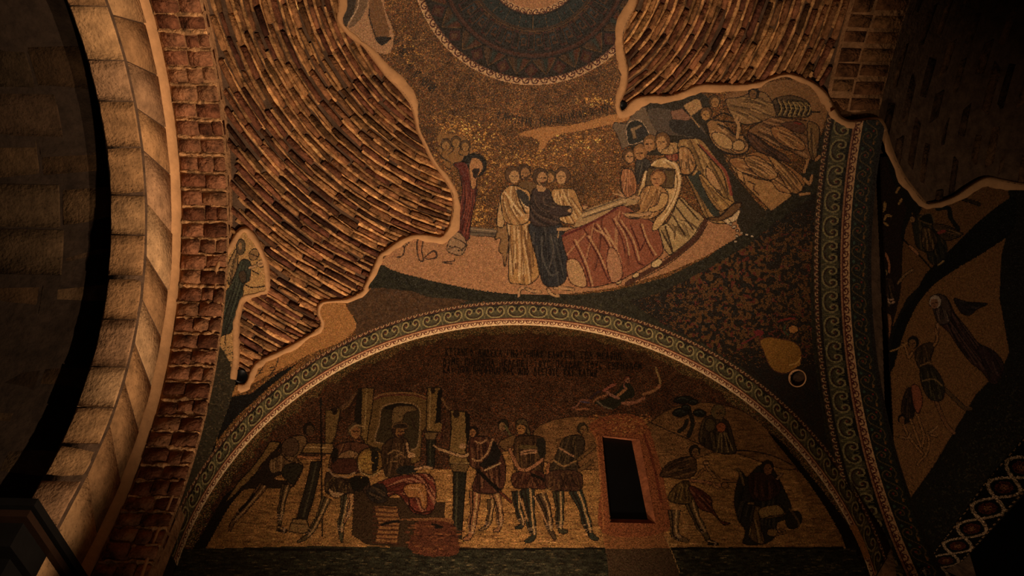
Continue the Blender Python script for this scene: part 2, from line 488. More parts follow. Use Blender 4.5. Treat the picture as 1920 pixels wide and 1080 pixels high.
PEND_EDGE = pts('1648,225 1655,234 1661,250 1670,280 1690,325 1715,360 1735,381 1755,382 1790,370 1820,350 1850,335 1880,340 1920,347 1990,352 2080,345')
DIAMOND_TOP = pts('1690,1135 1735,1058 1800,970 1850,900 1920,820 1990,742 2060,668')
DIAMOND_LOW = pts('1740,1150 1780,1082 1840,1015 1920,925 1990,850 2060,775')
POT_L, POT_R, POT_T = (453, 704, 12), (1495, 709, 15), (1166, 200, 9)

# ------------------------------------------------------------------ structure: vault shells
def sphere_patch(c, r, x0, x1, yw, nx=60, nf=120, ylow=None):
    xs = np.linspace(x0, x1, nx)
    rho = np.sqrt(np.maximum(r * r - (xs - c[0]) ** 2, 1e-6))
    f0 = np.arccos(np.clip((yw - c[1]) / rho, -1, 1)); f1 = math.pi - np.arccos(np.clip((yw - c[1]) / rho, -1, 1))
    u = np.linspace(0, 1, nf)
    F = f0[:, None] + (f1 - f0)[:, None] * u[None]
    return np.stack([np.broadcast_to(xs[:, None], F.shape), c[1] + rho[:, None] * np.cos(F), c[2] + rho[:, None] * np.sin(F)], 2)
REC = 0.0125
def reface(P): return P[:, ::-1]
ceiling = structure(grid_mesh('ceiling', sphere_patch(CEN, RS + REC, XL, XR, YW), M_DARKMORTAR), 'domed brick vault of the bay, bare brick courses in lime mortar')
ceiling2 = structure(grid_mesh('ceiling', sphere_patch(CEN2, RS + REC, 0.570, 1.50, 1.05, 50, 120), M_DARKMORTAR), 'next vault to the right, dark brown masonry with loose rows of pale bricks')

def ap(r, a):
    """point, inward normal and tangent on an arch of radius r; below the springing the arch goes straight down"""
    if a >= 0: return CY + r * math.cos(a), CZ + r * math.sin(a), -np.array([0, math.cos(a), math.sin(a)]), np.array([0, -math.sin(a), math.cos(a)])
    return CY + r, CZ + r * a, np.array([0, -1., 0]), np.array([0, 0, 1.])
def ring_arch(name, r0, r1, x0, x1, mat, a0=-1.75, a1=math.pi + .02, n=110):
    """an arch: soffit at r0, faces up to r1, between two planes of x"""
    a = np.linspace(a0, a1, n)
    X0 = x0 if callable(x0) else (lambda t: x0)
    prof = [(lambda t: x1, r1), (lambda t: x1, r0), (X0, r0), (X0, r1)]
    P = np.stack([np.array([(x(t), *ap(r, t)[:2]) if t >= 0 else (x(t), CY + r, CZ + r0 * t) for t in a]) for x, r in prof], 1)
    return grid_mesh(name, P, mat, smooth=False)
R_WL = 0.462
R_LA, R_RIB, X_RIB0, X_RIB1, X_LA = 0.516, 0.420, -0.600, -0.548, -0.540
trim1 = structure(ring_arch('trim_1', R_LA + .006, .56, X_LA, XL, M_MORTAR), 'transverse brick arch left of the domed vault')
trim2 = structure(ring_arch('trim_2', 0.5535, .62, lambda t: XR if t > .62 else .5085, 0.570, M_MORTAR), 'transverse arch right of the domed vault, bare brick above, mosaic below')
rib = structure(ring_arch('trim_3', R_RIB + .0022, .56, X_RIB0, X_RIB1 + .0012, M_DARKMORTAR), 'pale limestone arch built under the left brick arch')
wl = structure(ring_arch('wall_left', R_WL, .70, -1.45, X_RIB0, M_SHADE), 'stone barrel vault left of the limestone arch, its shade painted in')

# left vault courses -------------------------------------------------
def ring_bricks(c, r, px_keep, az0, az1, t0, t1, dt, lmin, lmax, thick, pal, proud=0.0030, ridges=None):
    courses = []
    out = []
    t = t0
    while t < t1:
        rr = r * math.sin(t)
        a = az0 + rng.random() * .05
        hue = pick(pal, .05)
        courses.append((t, hue))
        while a < az1:
            ln = rng.uniform(lmin, lmax)
            am = a + ln / rr / 2
            a += ln / rr + .0010 / rr
            tt = t + rng.normal(0, dt * .03)
            d = np.array([math.sin(tt) * math.sin(am), math.sin(tt) * math.cos(am), math.cos(tt)])
            p = c + d * r
            e1 = np.array([math.cos(am), -math.sin(am), 0.]); e2 = np.array([math.cos(tt) * math.sin(am), math.cos(tt) * math.cos(am), -math.sin(tt)])
            out.append((p, e1, e2, -d, ln, hue))
        t += dt * rng.uniform(.93, 1.07)
    if ridges is not None:
        for tc, hue in courses:                     # one wavering mortar bead between each pair of courses
            t2 = tc + dt * .5; rr = r * math.sin(t2)
            m_ = int((az1 - az0) * rr / .009)
            if m_ < 8: continue
            am = np.linspace(az0, az1, m_)
            wv = np.convolve(rng.normal(0, 1, m_ + 6), np.ones(7) / 7, 'valid') * dt * .16
            tt = t2 + wv
            D = np.stack([np.sin(tt) * np.sin(am), np.sin(tt) * np.cos(am), np.cos(tt)], 1)
            Pm = c + D * r
            ok = px_keep(proj(Pm), Pm) & (np.convolve(rng.normal(0, 1, m_ + 8), np.ones(9) / 9, 'valid') > -.45)
            E2 = np.stack([np.cos(tt) * np.sin(am), np.cos(tt) * np.cos(am), -np.sin(tt)], 1)
            h_ = (.0040 + .0022 * np.convolve(rng.normal(0, 1, m_ + 2), np.ones(3) / 3, 'valid'))[:, None]; w_ = np.clip(.0029 + .0012 * np.convolve(rng.normal(0, 1, m_ + 2), np.ones(3) / 3, 'valid'), .0011, .0055)[:, None]
            prof = np.stack([Pm - E2 * w_ * 1.1 + D * .002, Pm - E2 * w_ * .6 - D * h_ * .8, Pm + E2 * w_ * .7 - D * h_, Pm + E2 * w_ * 1.1 + D * .002], 1)
            j = 0
            while j < m_:
                if not ok[j]: j += 1; continue
                k2_ = j
                while k2_ < m_ and ok[k2_] and k2_ - j < 40: k2_ += 1
                if k2_ - j > 2: ridges.append((prof[j:k2_], hue * .25 + lin('c2935f') * rng.uniform(.45, 1.15)))
                j = k2_ - 1 if (k2_ < m_ and ok[min(k2_, m_ - 1)] and k2_ - j >= 40) else k2_
    P = np.array([o[0] for o in out]); px = proj(P)
    k = px_keep(px, P)
    items = []
    for o, kk, q in zip(out, k, px):
        if not kk: continue
        p, e1, e2, n, ln, hue = o
        pr = proud * rng.uniform(.1, 1.9)
        th = thick * rng.uniform(.75, 1.2)
        colr = pick(pal) * .55 + hue * .35
        if rng.random() < .22: colr = colr * .42
        V = box_piece(p + n * (pr - .004), e1, e2, n, ln, th, .014, .12, .0028)
        dist = np.linalg.norm(p)
        fr = (q[0] > -20) and (q[0] < 1940) and (q[1] > -20)
        items.append(((ln * th / dist ** 2) if fr else 0, V, colr))
    return items
def keep_vault(px, P):
    ok = (P[:, 0] > XL + .004) & (P[:, 0] < XR - .004) & (P[:, 1] < YW - .01)
    inA = inside(px, POLY_A) | inside(px, POLY_B)
    edge = near_line(px, LEFT_EDGE, 14) | near_line(px, RIGHT_EDGE, 14) | near_line(px, FRAG_EDGE, 12)
    infr = (px[:, 0] > -150) & (px[:, 0] < 2070) & (px[:, 1] > -150) & (px[:, 1] < 1150)
    return ok & infr & (~inA | edge)
def strips(parent, name, lst):
    V = []; F = []; Cc = []; off = 0
    for rows, colr in lst:
        fg = grid_faces(len(rows), 4); V.append(rows.reshape(-1, 3)); F.append(fg + off); off += len(rows) * 4
        seg = len(fg) // 3
        Cc.append(np.repeat(np.clip(colr * np.exp(rng.normal(0, .18, (seg, 1))), 0, .9), 3, 0))
    o = quads_mesh(name, world_pts(np.vstack(V)), np.vstack(F), M_BRICK, parent, np.vstack(Cc)); o['kind'] = 'stuff'
RIDGES = []
br = ring_bricks(CEN, RS + REC, keep_vault, -math.pi * .75, math.pi * .75, 0.10, 1.45, 0.0188, 0.036, 0.072, 0.0084, BRICKS, ridges=RIDGES)
pieces(ceiling, 'brick', br, M_BRICK, 300, 'brickwork')
strips(ceiling, 'mortar_ridges', RIDGES)

# next vault: rows parallel to the arch, pale bricks scattered in thick mortar
items = []
for i in range(14):
    x = 0.60 + i * 0.036
    rho = math.sqrt((RS + REC) ** 2 - (x - CEN2[0]) ** 2)
    f = 0.55 + rng.random() * .1
    while f < 1.75:
        ln = rng.uniform(.05, .09)
        fm = f + ln / rho / 2; f += ln / rho + rng.uniform(.02, .09)
        p = np.array([x + rng.normal(0, .003), CY + rho * math.cos(fm), CZ + rho * math.sin(fm)])
        n = (CEN2 - p) / np.linalg.norm(CEN2 - p)
        e2 = np.array([0, -math.sin(fm), math.cos(fm)]); e1 = np.cross(e2, n)
        q = proj(p[None])[0]
        if p[1] > .93 or inside(q[None], np.vstack([PEND_EDGE, pts('2080,1300 1600,1300')]))[0] and not near_line(q[None], PEND_EDGE, 16)[0]: continue
        V = box_piece(p + n * (.0004 - .004), e1, e2, n, rng.uniform(.012, .018), ln, .011, .16)
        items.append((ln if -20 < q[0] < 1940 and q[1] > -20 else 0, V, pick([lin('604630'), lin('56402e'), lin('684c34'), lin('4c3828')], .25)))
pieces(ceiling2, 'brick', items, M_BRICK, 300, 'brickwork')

# left transverse arch: two bricks across each course ---------------
def arch_bricks(r, x0, x1, a0, a1, da, splits, pal, keep, thick=.62, proud=.004, jit=.1, ridges=None):
    out = []; a = a0; k = 0
    while a < a1:
        am = a + da / 2; a += da * rng.uniform(.92, 1.08); k += 1
        sp = splits[k % len(splits)]
        xs = [x0] + [x0 + (x1 - x0) * s for s in sp] + [x1]
        if ridges is not None:
            nseg = 14; w1 = np.cumsum(rng.normal(0, .10, nseg)); w1 -= np.linspace(w1[0], w1[-1], nseg) * .8
            hgt = np.clip(.55 + .35 * rng.normal(size=nseg), .05, 1.1); wid = da * r * np.clip(.10 + .05 * rng.normal(size=nseg), .03, .22)
            rows = []
            for q in range(nseg):
                py, pz, n, e2 = ap(r, a + w1[q] * da * .28)
                c0 = np.array([x0 + (x1 - x0) * q / (nseg - 1), py, pz])
                up = n * (proud * 1.25 * hgt[q] + .0004)
                rows.append([c0 - e2 * wid[q] * 1.3 - n * .002, c0 - e2 * wid[q] * .5 + up, c0 + e2 * wid[q] * .5 + up, c0 + e2 * wid[q] * 1.3 - n * .002])
            if keep(rows[7][0]): ridges.append((np.array(rows), lin('b88c60') * rng.uniform(.7, 1.1)))
        for xa, xb in zip(xs[:-1], xs[1:]):
            pr = proud * rng.uniform(.5, 1.4)
            am2 = am + rng.normal(0, da * .06)
            py, pz, n, e2 = ap(r, am2)
            p = np.array([(xa + xb) / 2, py, pz])
            if not keep(p): continue
            th = da * r * thick * rng.uniform(.85, 1.12)
            V = box_piece(p + n * (pr - .008), np.array([1., 0, 0]), e2, n, (xb - xa) - .0018, th, .016, jit * .5)
            q = proj(p[None])[0]
            out.append((th * (xb - xa) if -30 < q[0] < 1950 and -30 < q[1] < 1110 else 0, V, pick(pal)))
    return out
RED = [lin(h) for h in ('8c5e42', '966a4a', '7c5038', '8e6044', '704630')]
R1, R2 = [], []
items = arch_bricks(R_LA + .006, X_LA + .004, XL + .001, -0.32, 2.3, 0.050, [(.48,), (.5, .78), (.46,), (.55,), (.40, .74)], RED, lambda p: True, thick=.84, ridges=R1)
pieces(trim1, 'brick', items, M_BRICK, 300)
strips(trim1, 'mortar_joints', R1)
def k2(p):
    q = proj(p[None])
    return not inside(q, np.vstack([ARCH_EDGE, PEND_EDGE[2:8], pts('1735,1300 1500,1300 1500,300')]))[0] or near_line(q, ARCH_EDGE, 10)[0]
items = arch_bricks(0.5535, XR + .001, 0.569, 0.4, 2.2, 0.046, [(.42,), (.45,), (.40,)], [lin(h) for h in ('86603e', '7a5436', '6e4a30')], k2, thick=.78, proud=.002)
pieces(trim2, 'brick', items, M_BRICK, 300)

def curved_stone(r, a0, a1, x0, x1, depth, n=5, gap=.0011, swell=.0008):
    """a block whose visible face follows the arch; front grid plus four side walls"""
    aa = np.linspace(a0 + gap / r, a1 - gap / r, n); xs = np.array([x0 + gap, x0 + gap + .002, x1 - gap - .002, x1 - gap])
    V = []
    off = swell * rng.normal(0, 1)
    for t in aa:
        py, pz, nn, e2 = ap(r, t)
        edge = .0012 if t in (aa[0], aa[-1]) else 0
        for k_, x in enumerate(xs):
            e_ = max(edge, .0012 if k_ in (0, 3) else 0)
            V.append(np.array([x, py, pz]) + nn * (off - e_ + .0005 * rng.normal()))
        V.append(np.array([xs[0], py, pz]) - nn * depth); V.append(np.array([xs[3], py, pz]) - nn * depth)
    V = np.array(V); F = []
    for i in range(n - 1):
        s, t = i * 6, i * 6 + 6
        for k_ in range(3): F.append((s + k_, s + k_ + 1, t + k_ + 1, t + k_))
        F.append((s + 4, s, t, t + 4)); F.append((s + 3, s + 5, t + 5, t + 3))
    for s in (0, (n - 1) * 6): F += [(s, s + 1, s + 4, s + 4)[:3] + (s + 4,) if False else (s, s + 1, s + 5, s + 4), (s + 1, s + 2, s + 3, s + 5)]
    return V, np.array(F)
def stones(parent, items, limit=300, stuff='stonework'):
    items.sort(key=lambda t: -t[0])
    for sz, (V, F), c in items[:limit]: quads_mesh('stone', world_pts(V), F, M_STONE, parent, np.tile(c, (len(F), 1)))
    rest = items[limit:]
    if rest:
        off = 0; Vs, Fs, Cs = [], [], []
        for _, (V, F), c in rest: Vs.append(V); Fs.append(F + off); Cs.append(np.tile(c, (len(F), 1))); off += len(V)
        o = quads_mesh(stuff, world_pts(np.vstack(Vs)), np.vstack(Fs), M_STONE, parent, np.vstack(Cs)); o['kind'] = 'stuff'
# limestone arch: soffit stones and face stones ---------------------
items = []
a = -0.35
while a < 2.6:
    da = rng.uniform(.13, .185)
    am = a + da / 2; a += da
    items.append((1, curved_stone(R_RIB, am - da / 2, am + da / 2, X_RIB0, X_RIB1, .02), pick(STONES, .07)))
stones(rib, items)
items = []
a = -0.39
while a < 2.6:
    da = rng.uniform(.14, .19)
    a0, a1 = a + .003, a + da - .003; a += da
    V = []
    for xx, sh in ((X_RIB1 - .02, 0), (X_RIB1 + .0035 * rng.uniform(.4, 1.2), .002)):
        for r, aa in ((R_RIB + .004 + sh, a0 + .05), (R_LA + .004 - sh, a0 - .05), (R_LA + .004 - sh, a1 - .05), (R_RIB + .004 + sh, a1 + .05)):
            V.append([xx, *(ap(r, aa)[:2] if aa >= 0 else (CY + r, CZ + R_RIB * aa))])
    items.append((1, np.array(V), pick(STONES, .08)))
pieces(rib, 'stone', items, M_STONE, 300)
# plaster fillet between limestone and brick
aa = np.linspace(-.34, 2.6, 120)
rows = []
for x, r in ((-.5478, R_LA - .014), (-.5455, R_LA - .0135), (-.5425, R_LA - .010), (-.5395, R_LA - .004), (-.5385, R_LA + .006)):
    w = 0.0012 * np.sin(aa * 31) * np.sin(aa * 13)
    rows.append(np.array([(x, *ap(r + ww, t)[:2]) for ww, t in zip(w, aa)]))
o = grid_mesh('plaster_fillet', np.stack(rows, 1), M_PLASTER, rib)
# barrel stones: same limestone palette, shade painted in
items = []
a = -0.25
while a < 2.3:
    da = rng.uniform(.115, .165)
    am = a + da / 2; a += da
    x = X_RIB0 - .003
    while x > -1.4:
        ln = rng.uniform(.07, .13)
        xm = x - ln / 2; x -= ln
        py, pz, n, e2 = ap(R_WL, am)
        q = proj(np.array([[xm, py, pz]]))[0]
        items.append((ln * da if -60 < q[0] < 300 and -60 < q[1] < 1100 else 0, curved_stone(R_WL, am - da / 2, am + da / 2, x, x + ln, .02, 4, .0018, .0012), pick(STONES, .3) * .14))  # stone colour scaled down to paint the shade beyond the limestone arch
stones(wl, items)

# ------------------------------------------------------------------ back wall, window, lower walls, floor
WIN = [(0.1480, 0.655), (0.2150, 0.655), (0.2080, 0.812), (0.1470, 0.818)]      # opening in the lunette: x, z
WALL_T = 0.10
def wall_mesh():
    V = []; F = []
    b = [(-.56, -.36), (.545, -.36), (.545, 1.18), (-.56, 1.18)]
    for y in (1.0015, 1.0 + WALL_T):
        for x, z in b + WIN: V.append((x, y, z))
    for i in range(4):
        j = (i + 1) % 4
        F.append((i, j, 4 + j, 4 + i))
    # outer rim
        F.append((i, 8 + i, 8 + j, j))
        F.append((8 + j, 8 + i, 12 + i, 12 + j))
    return V, F
V, F = wall_mesh()
wall_back = structure(quads_mesh('wall_back', world_pts(V), F, M_GROUT), 'flat end wall under the mosaic arch')
win = bpy.data.objects.new('window_1', None); COL.objects.link(win); structure(win, 'narrow dark window opening in the lunette with reddish plaster jambs')
mid = [(WIN[0][0] + .002, 1.008, WIN[0][1] + .012), (WIN[1][0] - .010, 1.008, WIN[1][1] + .012), (WIN[2][0] - .012, 1.008, WIN[2][1] + .004), (WIN[3][0] + .001, 1.008, WIN[3][1] + .004)]
M_MOULD = plain_material('brown_moulding', '2e1e14', 0.6, 5.0, 0.002, 0.3)
M_JAMB = plain_material('ochre_red_plaster', '8a5234', 0.95, 8.0, 0.008, 0.5)
for i in range(4):
    j = (i + 1) % 4
    n = 8
    G = np.zeros((n, n, 3))
    for ii in range(n):
        for jj in range(n):
            s, t = ii / (n - 1), jj / (n - 1)
            o0 = np.array([WIN[i][0], .9995, WIN[i][1]]) * (1 - s) + np.array([WIN[j][0], .9995, WIN[j][1]]) * s
            o1 = np.array(mid[i]) * (1 - s) + np.array(mid[j]) * s
            G[ii, jj] = o0 * (1 - t) + o1 * t
    grid_mesh('sill' if i == 0 else ('lintel' if i == 2 else 'jamb'), G, M_JAMB, win)
quads_mesh('pane', world_pts([(x, 1.0078, z) for x, _, z in mid]), [(0, 1, 2, 3)], M_BLACK, win)

def slab(name, x0, x1, y0, y1, z0, z1, mat, parent=None):
    V = [(x, y, z) for z in (z0, z1) for x, y in ((x0, y0), (x1, y0), (x1, y1), (x0, y1))]
    F = [(3, 2, 1, 0), (4, 5, 6, 7), (0, 1, 5, 4), (1, 2, 6, 5), (2, 3, 7, 6), (3, 0, 4, 7)]
    return quads_mesh(name, world_pts(V), F, mat, parent)
FZ = -EYE / K
structure(slab('floor', -1.6, 1.9, -.8, 1.3, FZ - .03, FZ, M_FLOOR), 'worn grey marble floor')

# the dark impost of the left pier
imp = thing('impost_cornice', 'dark marble impost slab on the left pier, under the limestone arch', 'cornice')
slab('slab', -1.45, -.530, .745, .99, .4935, .503, M_DARK, imp)
slab('moulding', -1.45, -.536, .752, .99, .484, .4925, M_MOULD, imp)['label'] = 'brown lower moulding'
slab('fascia', -1.45, -.545, .765, .99, .455, .484, M_DARK, imp)
structure(slab('wall_left', -1.45, -.555, .79, 1.05, FZ, .4545, M_DARK), 'dark lower pier on the left')
structure(slab('wall_right', .55, 1.6, 1.13, 1.18, FZ, 1.0, M_BLACK), 'back wall below the neighbouring arch at far right, painted black for shade')  # niche shade put into a black wall
# ------------------------------------------------------------------ ornament tiles
def wave_tile(bg='c9a276', ink='4a1c14', top='6a2a1c'):
    c = Canvas(26, 20, lin(bg)); q = '000'
    for dx in (-26, 0, 26):
        P = np.array([(1, 17), (4, 8), (11, 4), (18, 7), (19, 13), (14, 15), (11, 11)]) + [dx, 0]
        c.L(ink, 3.4, P)
        c.L(ink, 2.6, np.array([(0, 18.5), (26, 18.5)]) + [dx, 0])
        c.L(ink, 2.2, np.array([(20, 12), (24, 16), (27, 17)]) + [dx, 0])
    return c.col
def chain_tile(bg='3a2a1c', ink='b08a62'):
    c = Canvas(16, 10, lin(bg))
    for dx in (-16, 0, 16):
        c.L(ink, 2.0, np.array([(1, 8), (4, 3), (9, 2), (11, 6), (8, 7)]) + [dx, 0])
        c.L('6a2a1e', 1.6, np.array([(11, 3), (15, 7)]) + [dx, 0])
    return c.col
def scroll_tile():
    c = Canvas(72, 44, lin('443f2b'))
    for dx in (-72, 0, 72):
        c.P('191812', np.array([(12, -2), (60, -2), (52, 10), (36, 18), (20, 10)]) + [dx, 0], True)
        for sgn in (-1, 1):
            X = lambda p: np.array([(36 + dx + sgn * a, b) for a, b in p], float)
            c.L('8a7c52', 4.0, X([(2, 41), (15, 39), (27, 30), (29, 16), (21, 6), (11, 8), (8, 17), (14, 23), (19, 19)]))
            c.L('2e1c14', 3.4, X([(4, 36), (14, 34), (23, 27), (24, 17), (18, 11), (13, 13), (14, 18)]))
            c.E('5a281c', 36 + dx + sgn * 16, 17.5, 3.2, 2.8)
            c.L('6a6040', 2.2, X([(35, 42), (33, 24), (36, 4)]))
            c.L('5a5236', 2.0, X([(0, 26), (5, 16), (3, 6)]))
    return c.col
def vine_tile():
    c = Canvas(60, 60, lin('20211a'))
    for dx, dy in [(i * 60, j * 60) for i in (-1, 0, 1) for j in (-1, 0, 1)]:
        o = [dx, dy]
        c.L('5c4a2a', 3.0, np.array([(0, 30), (12, 12), (30, 10), (40, 24), (32, 36), (22, 32), (24, 24)]) + o)
        c.L('5c4a2a', 3.0, np.array([(60, 30), (48, 48), (30, 52), (18, 44), (10, 52)]) + o)
        c.E('6a3020', 29 + dx, 24 + dy, 4, 4); c.E('3e5040', 50 + dx, 14 + dy, 5, 4); c.E('7a5226', 8 + dx, 46 + dy, 5, 4)
        c.E('7a2c26', 44 + dx, 40 + dy, 4, 3)
    return c.col
def meander_tile():
    c = Canvas(80, 40, lin('1c1a14'))
    for dx in (-80, 0, 80):
        o = [dx, 0]
        c.L('5a3a22', 4, np.array([(0, 36), (10, 36), (10, 6), (50, 6), (50, 28), (26, 28), (26, 17), (38, 17)]) + o, False)
        c.L('4a2019', 4, np.array([(80, 36), (62, 36), (62, 6), (80, 6)]) + o, False)
        c.L('30404a', 3, np.array([(18, 36), (18, 13), (43, 13), (43, 22)]) + o, False)
        c.L('6a4a28', 2, np.array([(0, 2), (80, 2)]) + o, False)
    return c.col
def spear_tile():
    c = Canvas(90, 50, lin('241c12'))
    for dx in (-90, 0, 90):
        o = [dx, 0]
        c.P('3c2c1a', np.array([(0, 2), (45, 48), (90, 2)]) + o, False)
        c.P('54381c', np.array([(10, 0), (40, 36), (30, 0)]) + o, False); c.P('2c3a34', np.array([(40, 0), (46, 38), (56, 0)]) + o, False)
        c.P('5c3018', np.array([(60, 0), (54, 34), (82, 0)]) + o, False)
        c.P('4a2018', np.array([(88, 50), (68, 30), (90, 10), (112, 30)]) + o, False); c.P('604024', np.array([(88, 44), (78, 32), (90, 20), (100, 32)]) + o, False)
        c.L('120e0a', 2.5, np.array([(0, 2), (45, 48), (90, 2)]) + o, False)
        c.L('7a5a30', 1.6, np.array([(6, 2), (45, 42), (84, 2)]) + o, False)
    return c.col
def diamond_tile():
    c = Canvas(100, 64, lin('16130e'))
    for dx in (-100, 0, 100):
        o = [dx, 0]
        for k in range(2):
            c.L('c9a882', 5.0, np.array([(0, 32 + k * 0), (12, 50), (25, 58), (38, 50), (50, 32), (62, 14), (75, 6), (88, 14), (100, 32)]) + o)
            c.L('c9a882', 5.0, np.array([(0, 32), (12, 14), (25, 6), (38, 14), (50, 32), (62, 50), (75, 58), (88, 50), (100, 32)]) + o)
        for x in (25, 75):
            c.E('5a2a1c', x + dx, 32, 13, 15); c.E('8a5a3a', x + dx, 32, 6, 7)
        for x in range(3, 100, 11):
            c.E('a8845e', x + dx, 2.5, 3, 2); c.E('a8845e', x + dx + 5, 61.5, 3, 2)
    return c.col
def tile_at(t, u, v):
    """u in periods, v 0..1 from top of tile to bottom"""
    h, w = t.shape[:2]
    return t[np.clip((v * h).astype(int), 0, h - 1), np.floor((u % 1) * w).astype(int) % w]
WAVE, CHAIN, SCROLL, VINE, MEAND, SPEAR, DIAM = wave_tile(), chain_tile(), scroll_tile(), vine_tile(), meander_tile(), spear_tile(), diamond_tile()
WAVE_PALE = wave_tile('dcb88a', '5a241a')
WAVE_TAN = wave_tile('bf9468', '4e2018')

def pot(parent, spec, surf_n, depth=.05, lip=True):
    """a clay jar mouth set into the masonry: a short tube with a plaster lip, its inner shade painted black"""
    cx, cy, r = spec
    a = np.linspace(0, 2 * np.pi, 25)
    p0 = surf_n(np.array([[cx, cy]]))[0]
    c0, n0 = p0
    ring = surf_n(np.stack([cx + r * np.cos(a), cy + r * np.sin(a)], 1))
    R0 = np.array([q[0] for q in ring])
    rows = []
    for s, dd in ((1.14, .0002), (1.07, .0012), (1.0, .001), (.97, -.004)):
        rows.append(c0 + (R0 - c0) * s + n0 * dd)
    if lip: grid_mesh('jar_lip', np.stack(rows, 1), M_PLASTER, parent)
    if not lip:
        rows = [c0 + (R0 - c0) * 1.08 - n0 * .013, c0 + (R0 - c0) - n0 * .002, c0 + (R0 - c0) * .9 - n0 * .0030, c0 + (R0 - c0) * .01 - n0 * .0045]  # shallow black disc painted in place of the shaded depth
    else: rows = [c0 + (R0 - c0) * .97 - n0 * .004, c0 + (R0 - c0) * .95 - n0 * depth, c0 + (R0 - c0) * .01 - n0 * depth]
    o2 = grid_mesh('jar_mouth', np.stack(rows, 1), M_BLACK, parent); o2['label'] = 'round mouth of a jar set in the vault, inner shade painted black'

# ------------------------------------------------------------------ the big vault mosaic
def sphere_n(c):
    def f(P):
        q = on_sphere(P, c, RS); n = (c - q) / np.linalg.norm(c - q, axis=1)[:, None]
        return list(zip(q, n))
    return f
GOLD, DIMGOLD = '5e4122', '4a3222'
def golden(col, idm, met, ids, px, hi=2.6):
    k = np.isin(idm, ids)
    n = k.sum(); r = rng.random(n)
    c = col[k]
    c[r < .13] *= hi; c[(r > .13) & (r < .38)] *= .42  # random glints of light painted into the gold tesserae
    c[(r > .38) & (r < .48)] = lin('6e3a1c'); c[(r > .48) & (r < .58)] *= 1.6
    f = .45 + 1.1 * vnoise(px[k][:, 0], px[k][:, 1], 9, 1) * .6 + .75 * vnoise(px[k][:, 0], px[k][:, 1], 34, 2)
    f *= .75 + .5 * vnoise(px[k][:, 0], px[k][:, 1] * 2.5, 5, 3)
    col[k] = c * f[:, None]
    return col
def PAR(ok, x0, x1, step):
    """every other cell of every other row (for the coarser bed)"""
    nl = int((math.asin((x1 - CX) / RS) - math.asin((x0 - CX) / RS)) * RS / step)
    i = np.arange(len(ok)); q = ((i // nl) % 2 == 0) & ((i % nl) % 2 == 0)
    return q[ok]
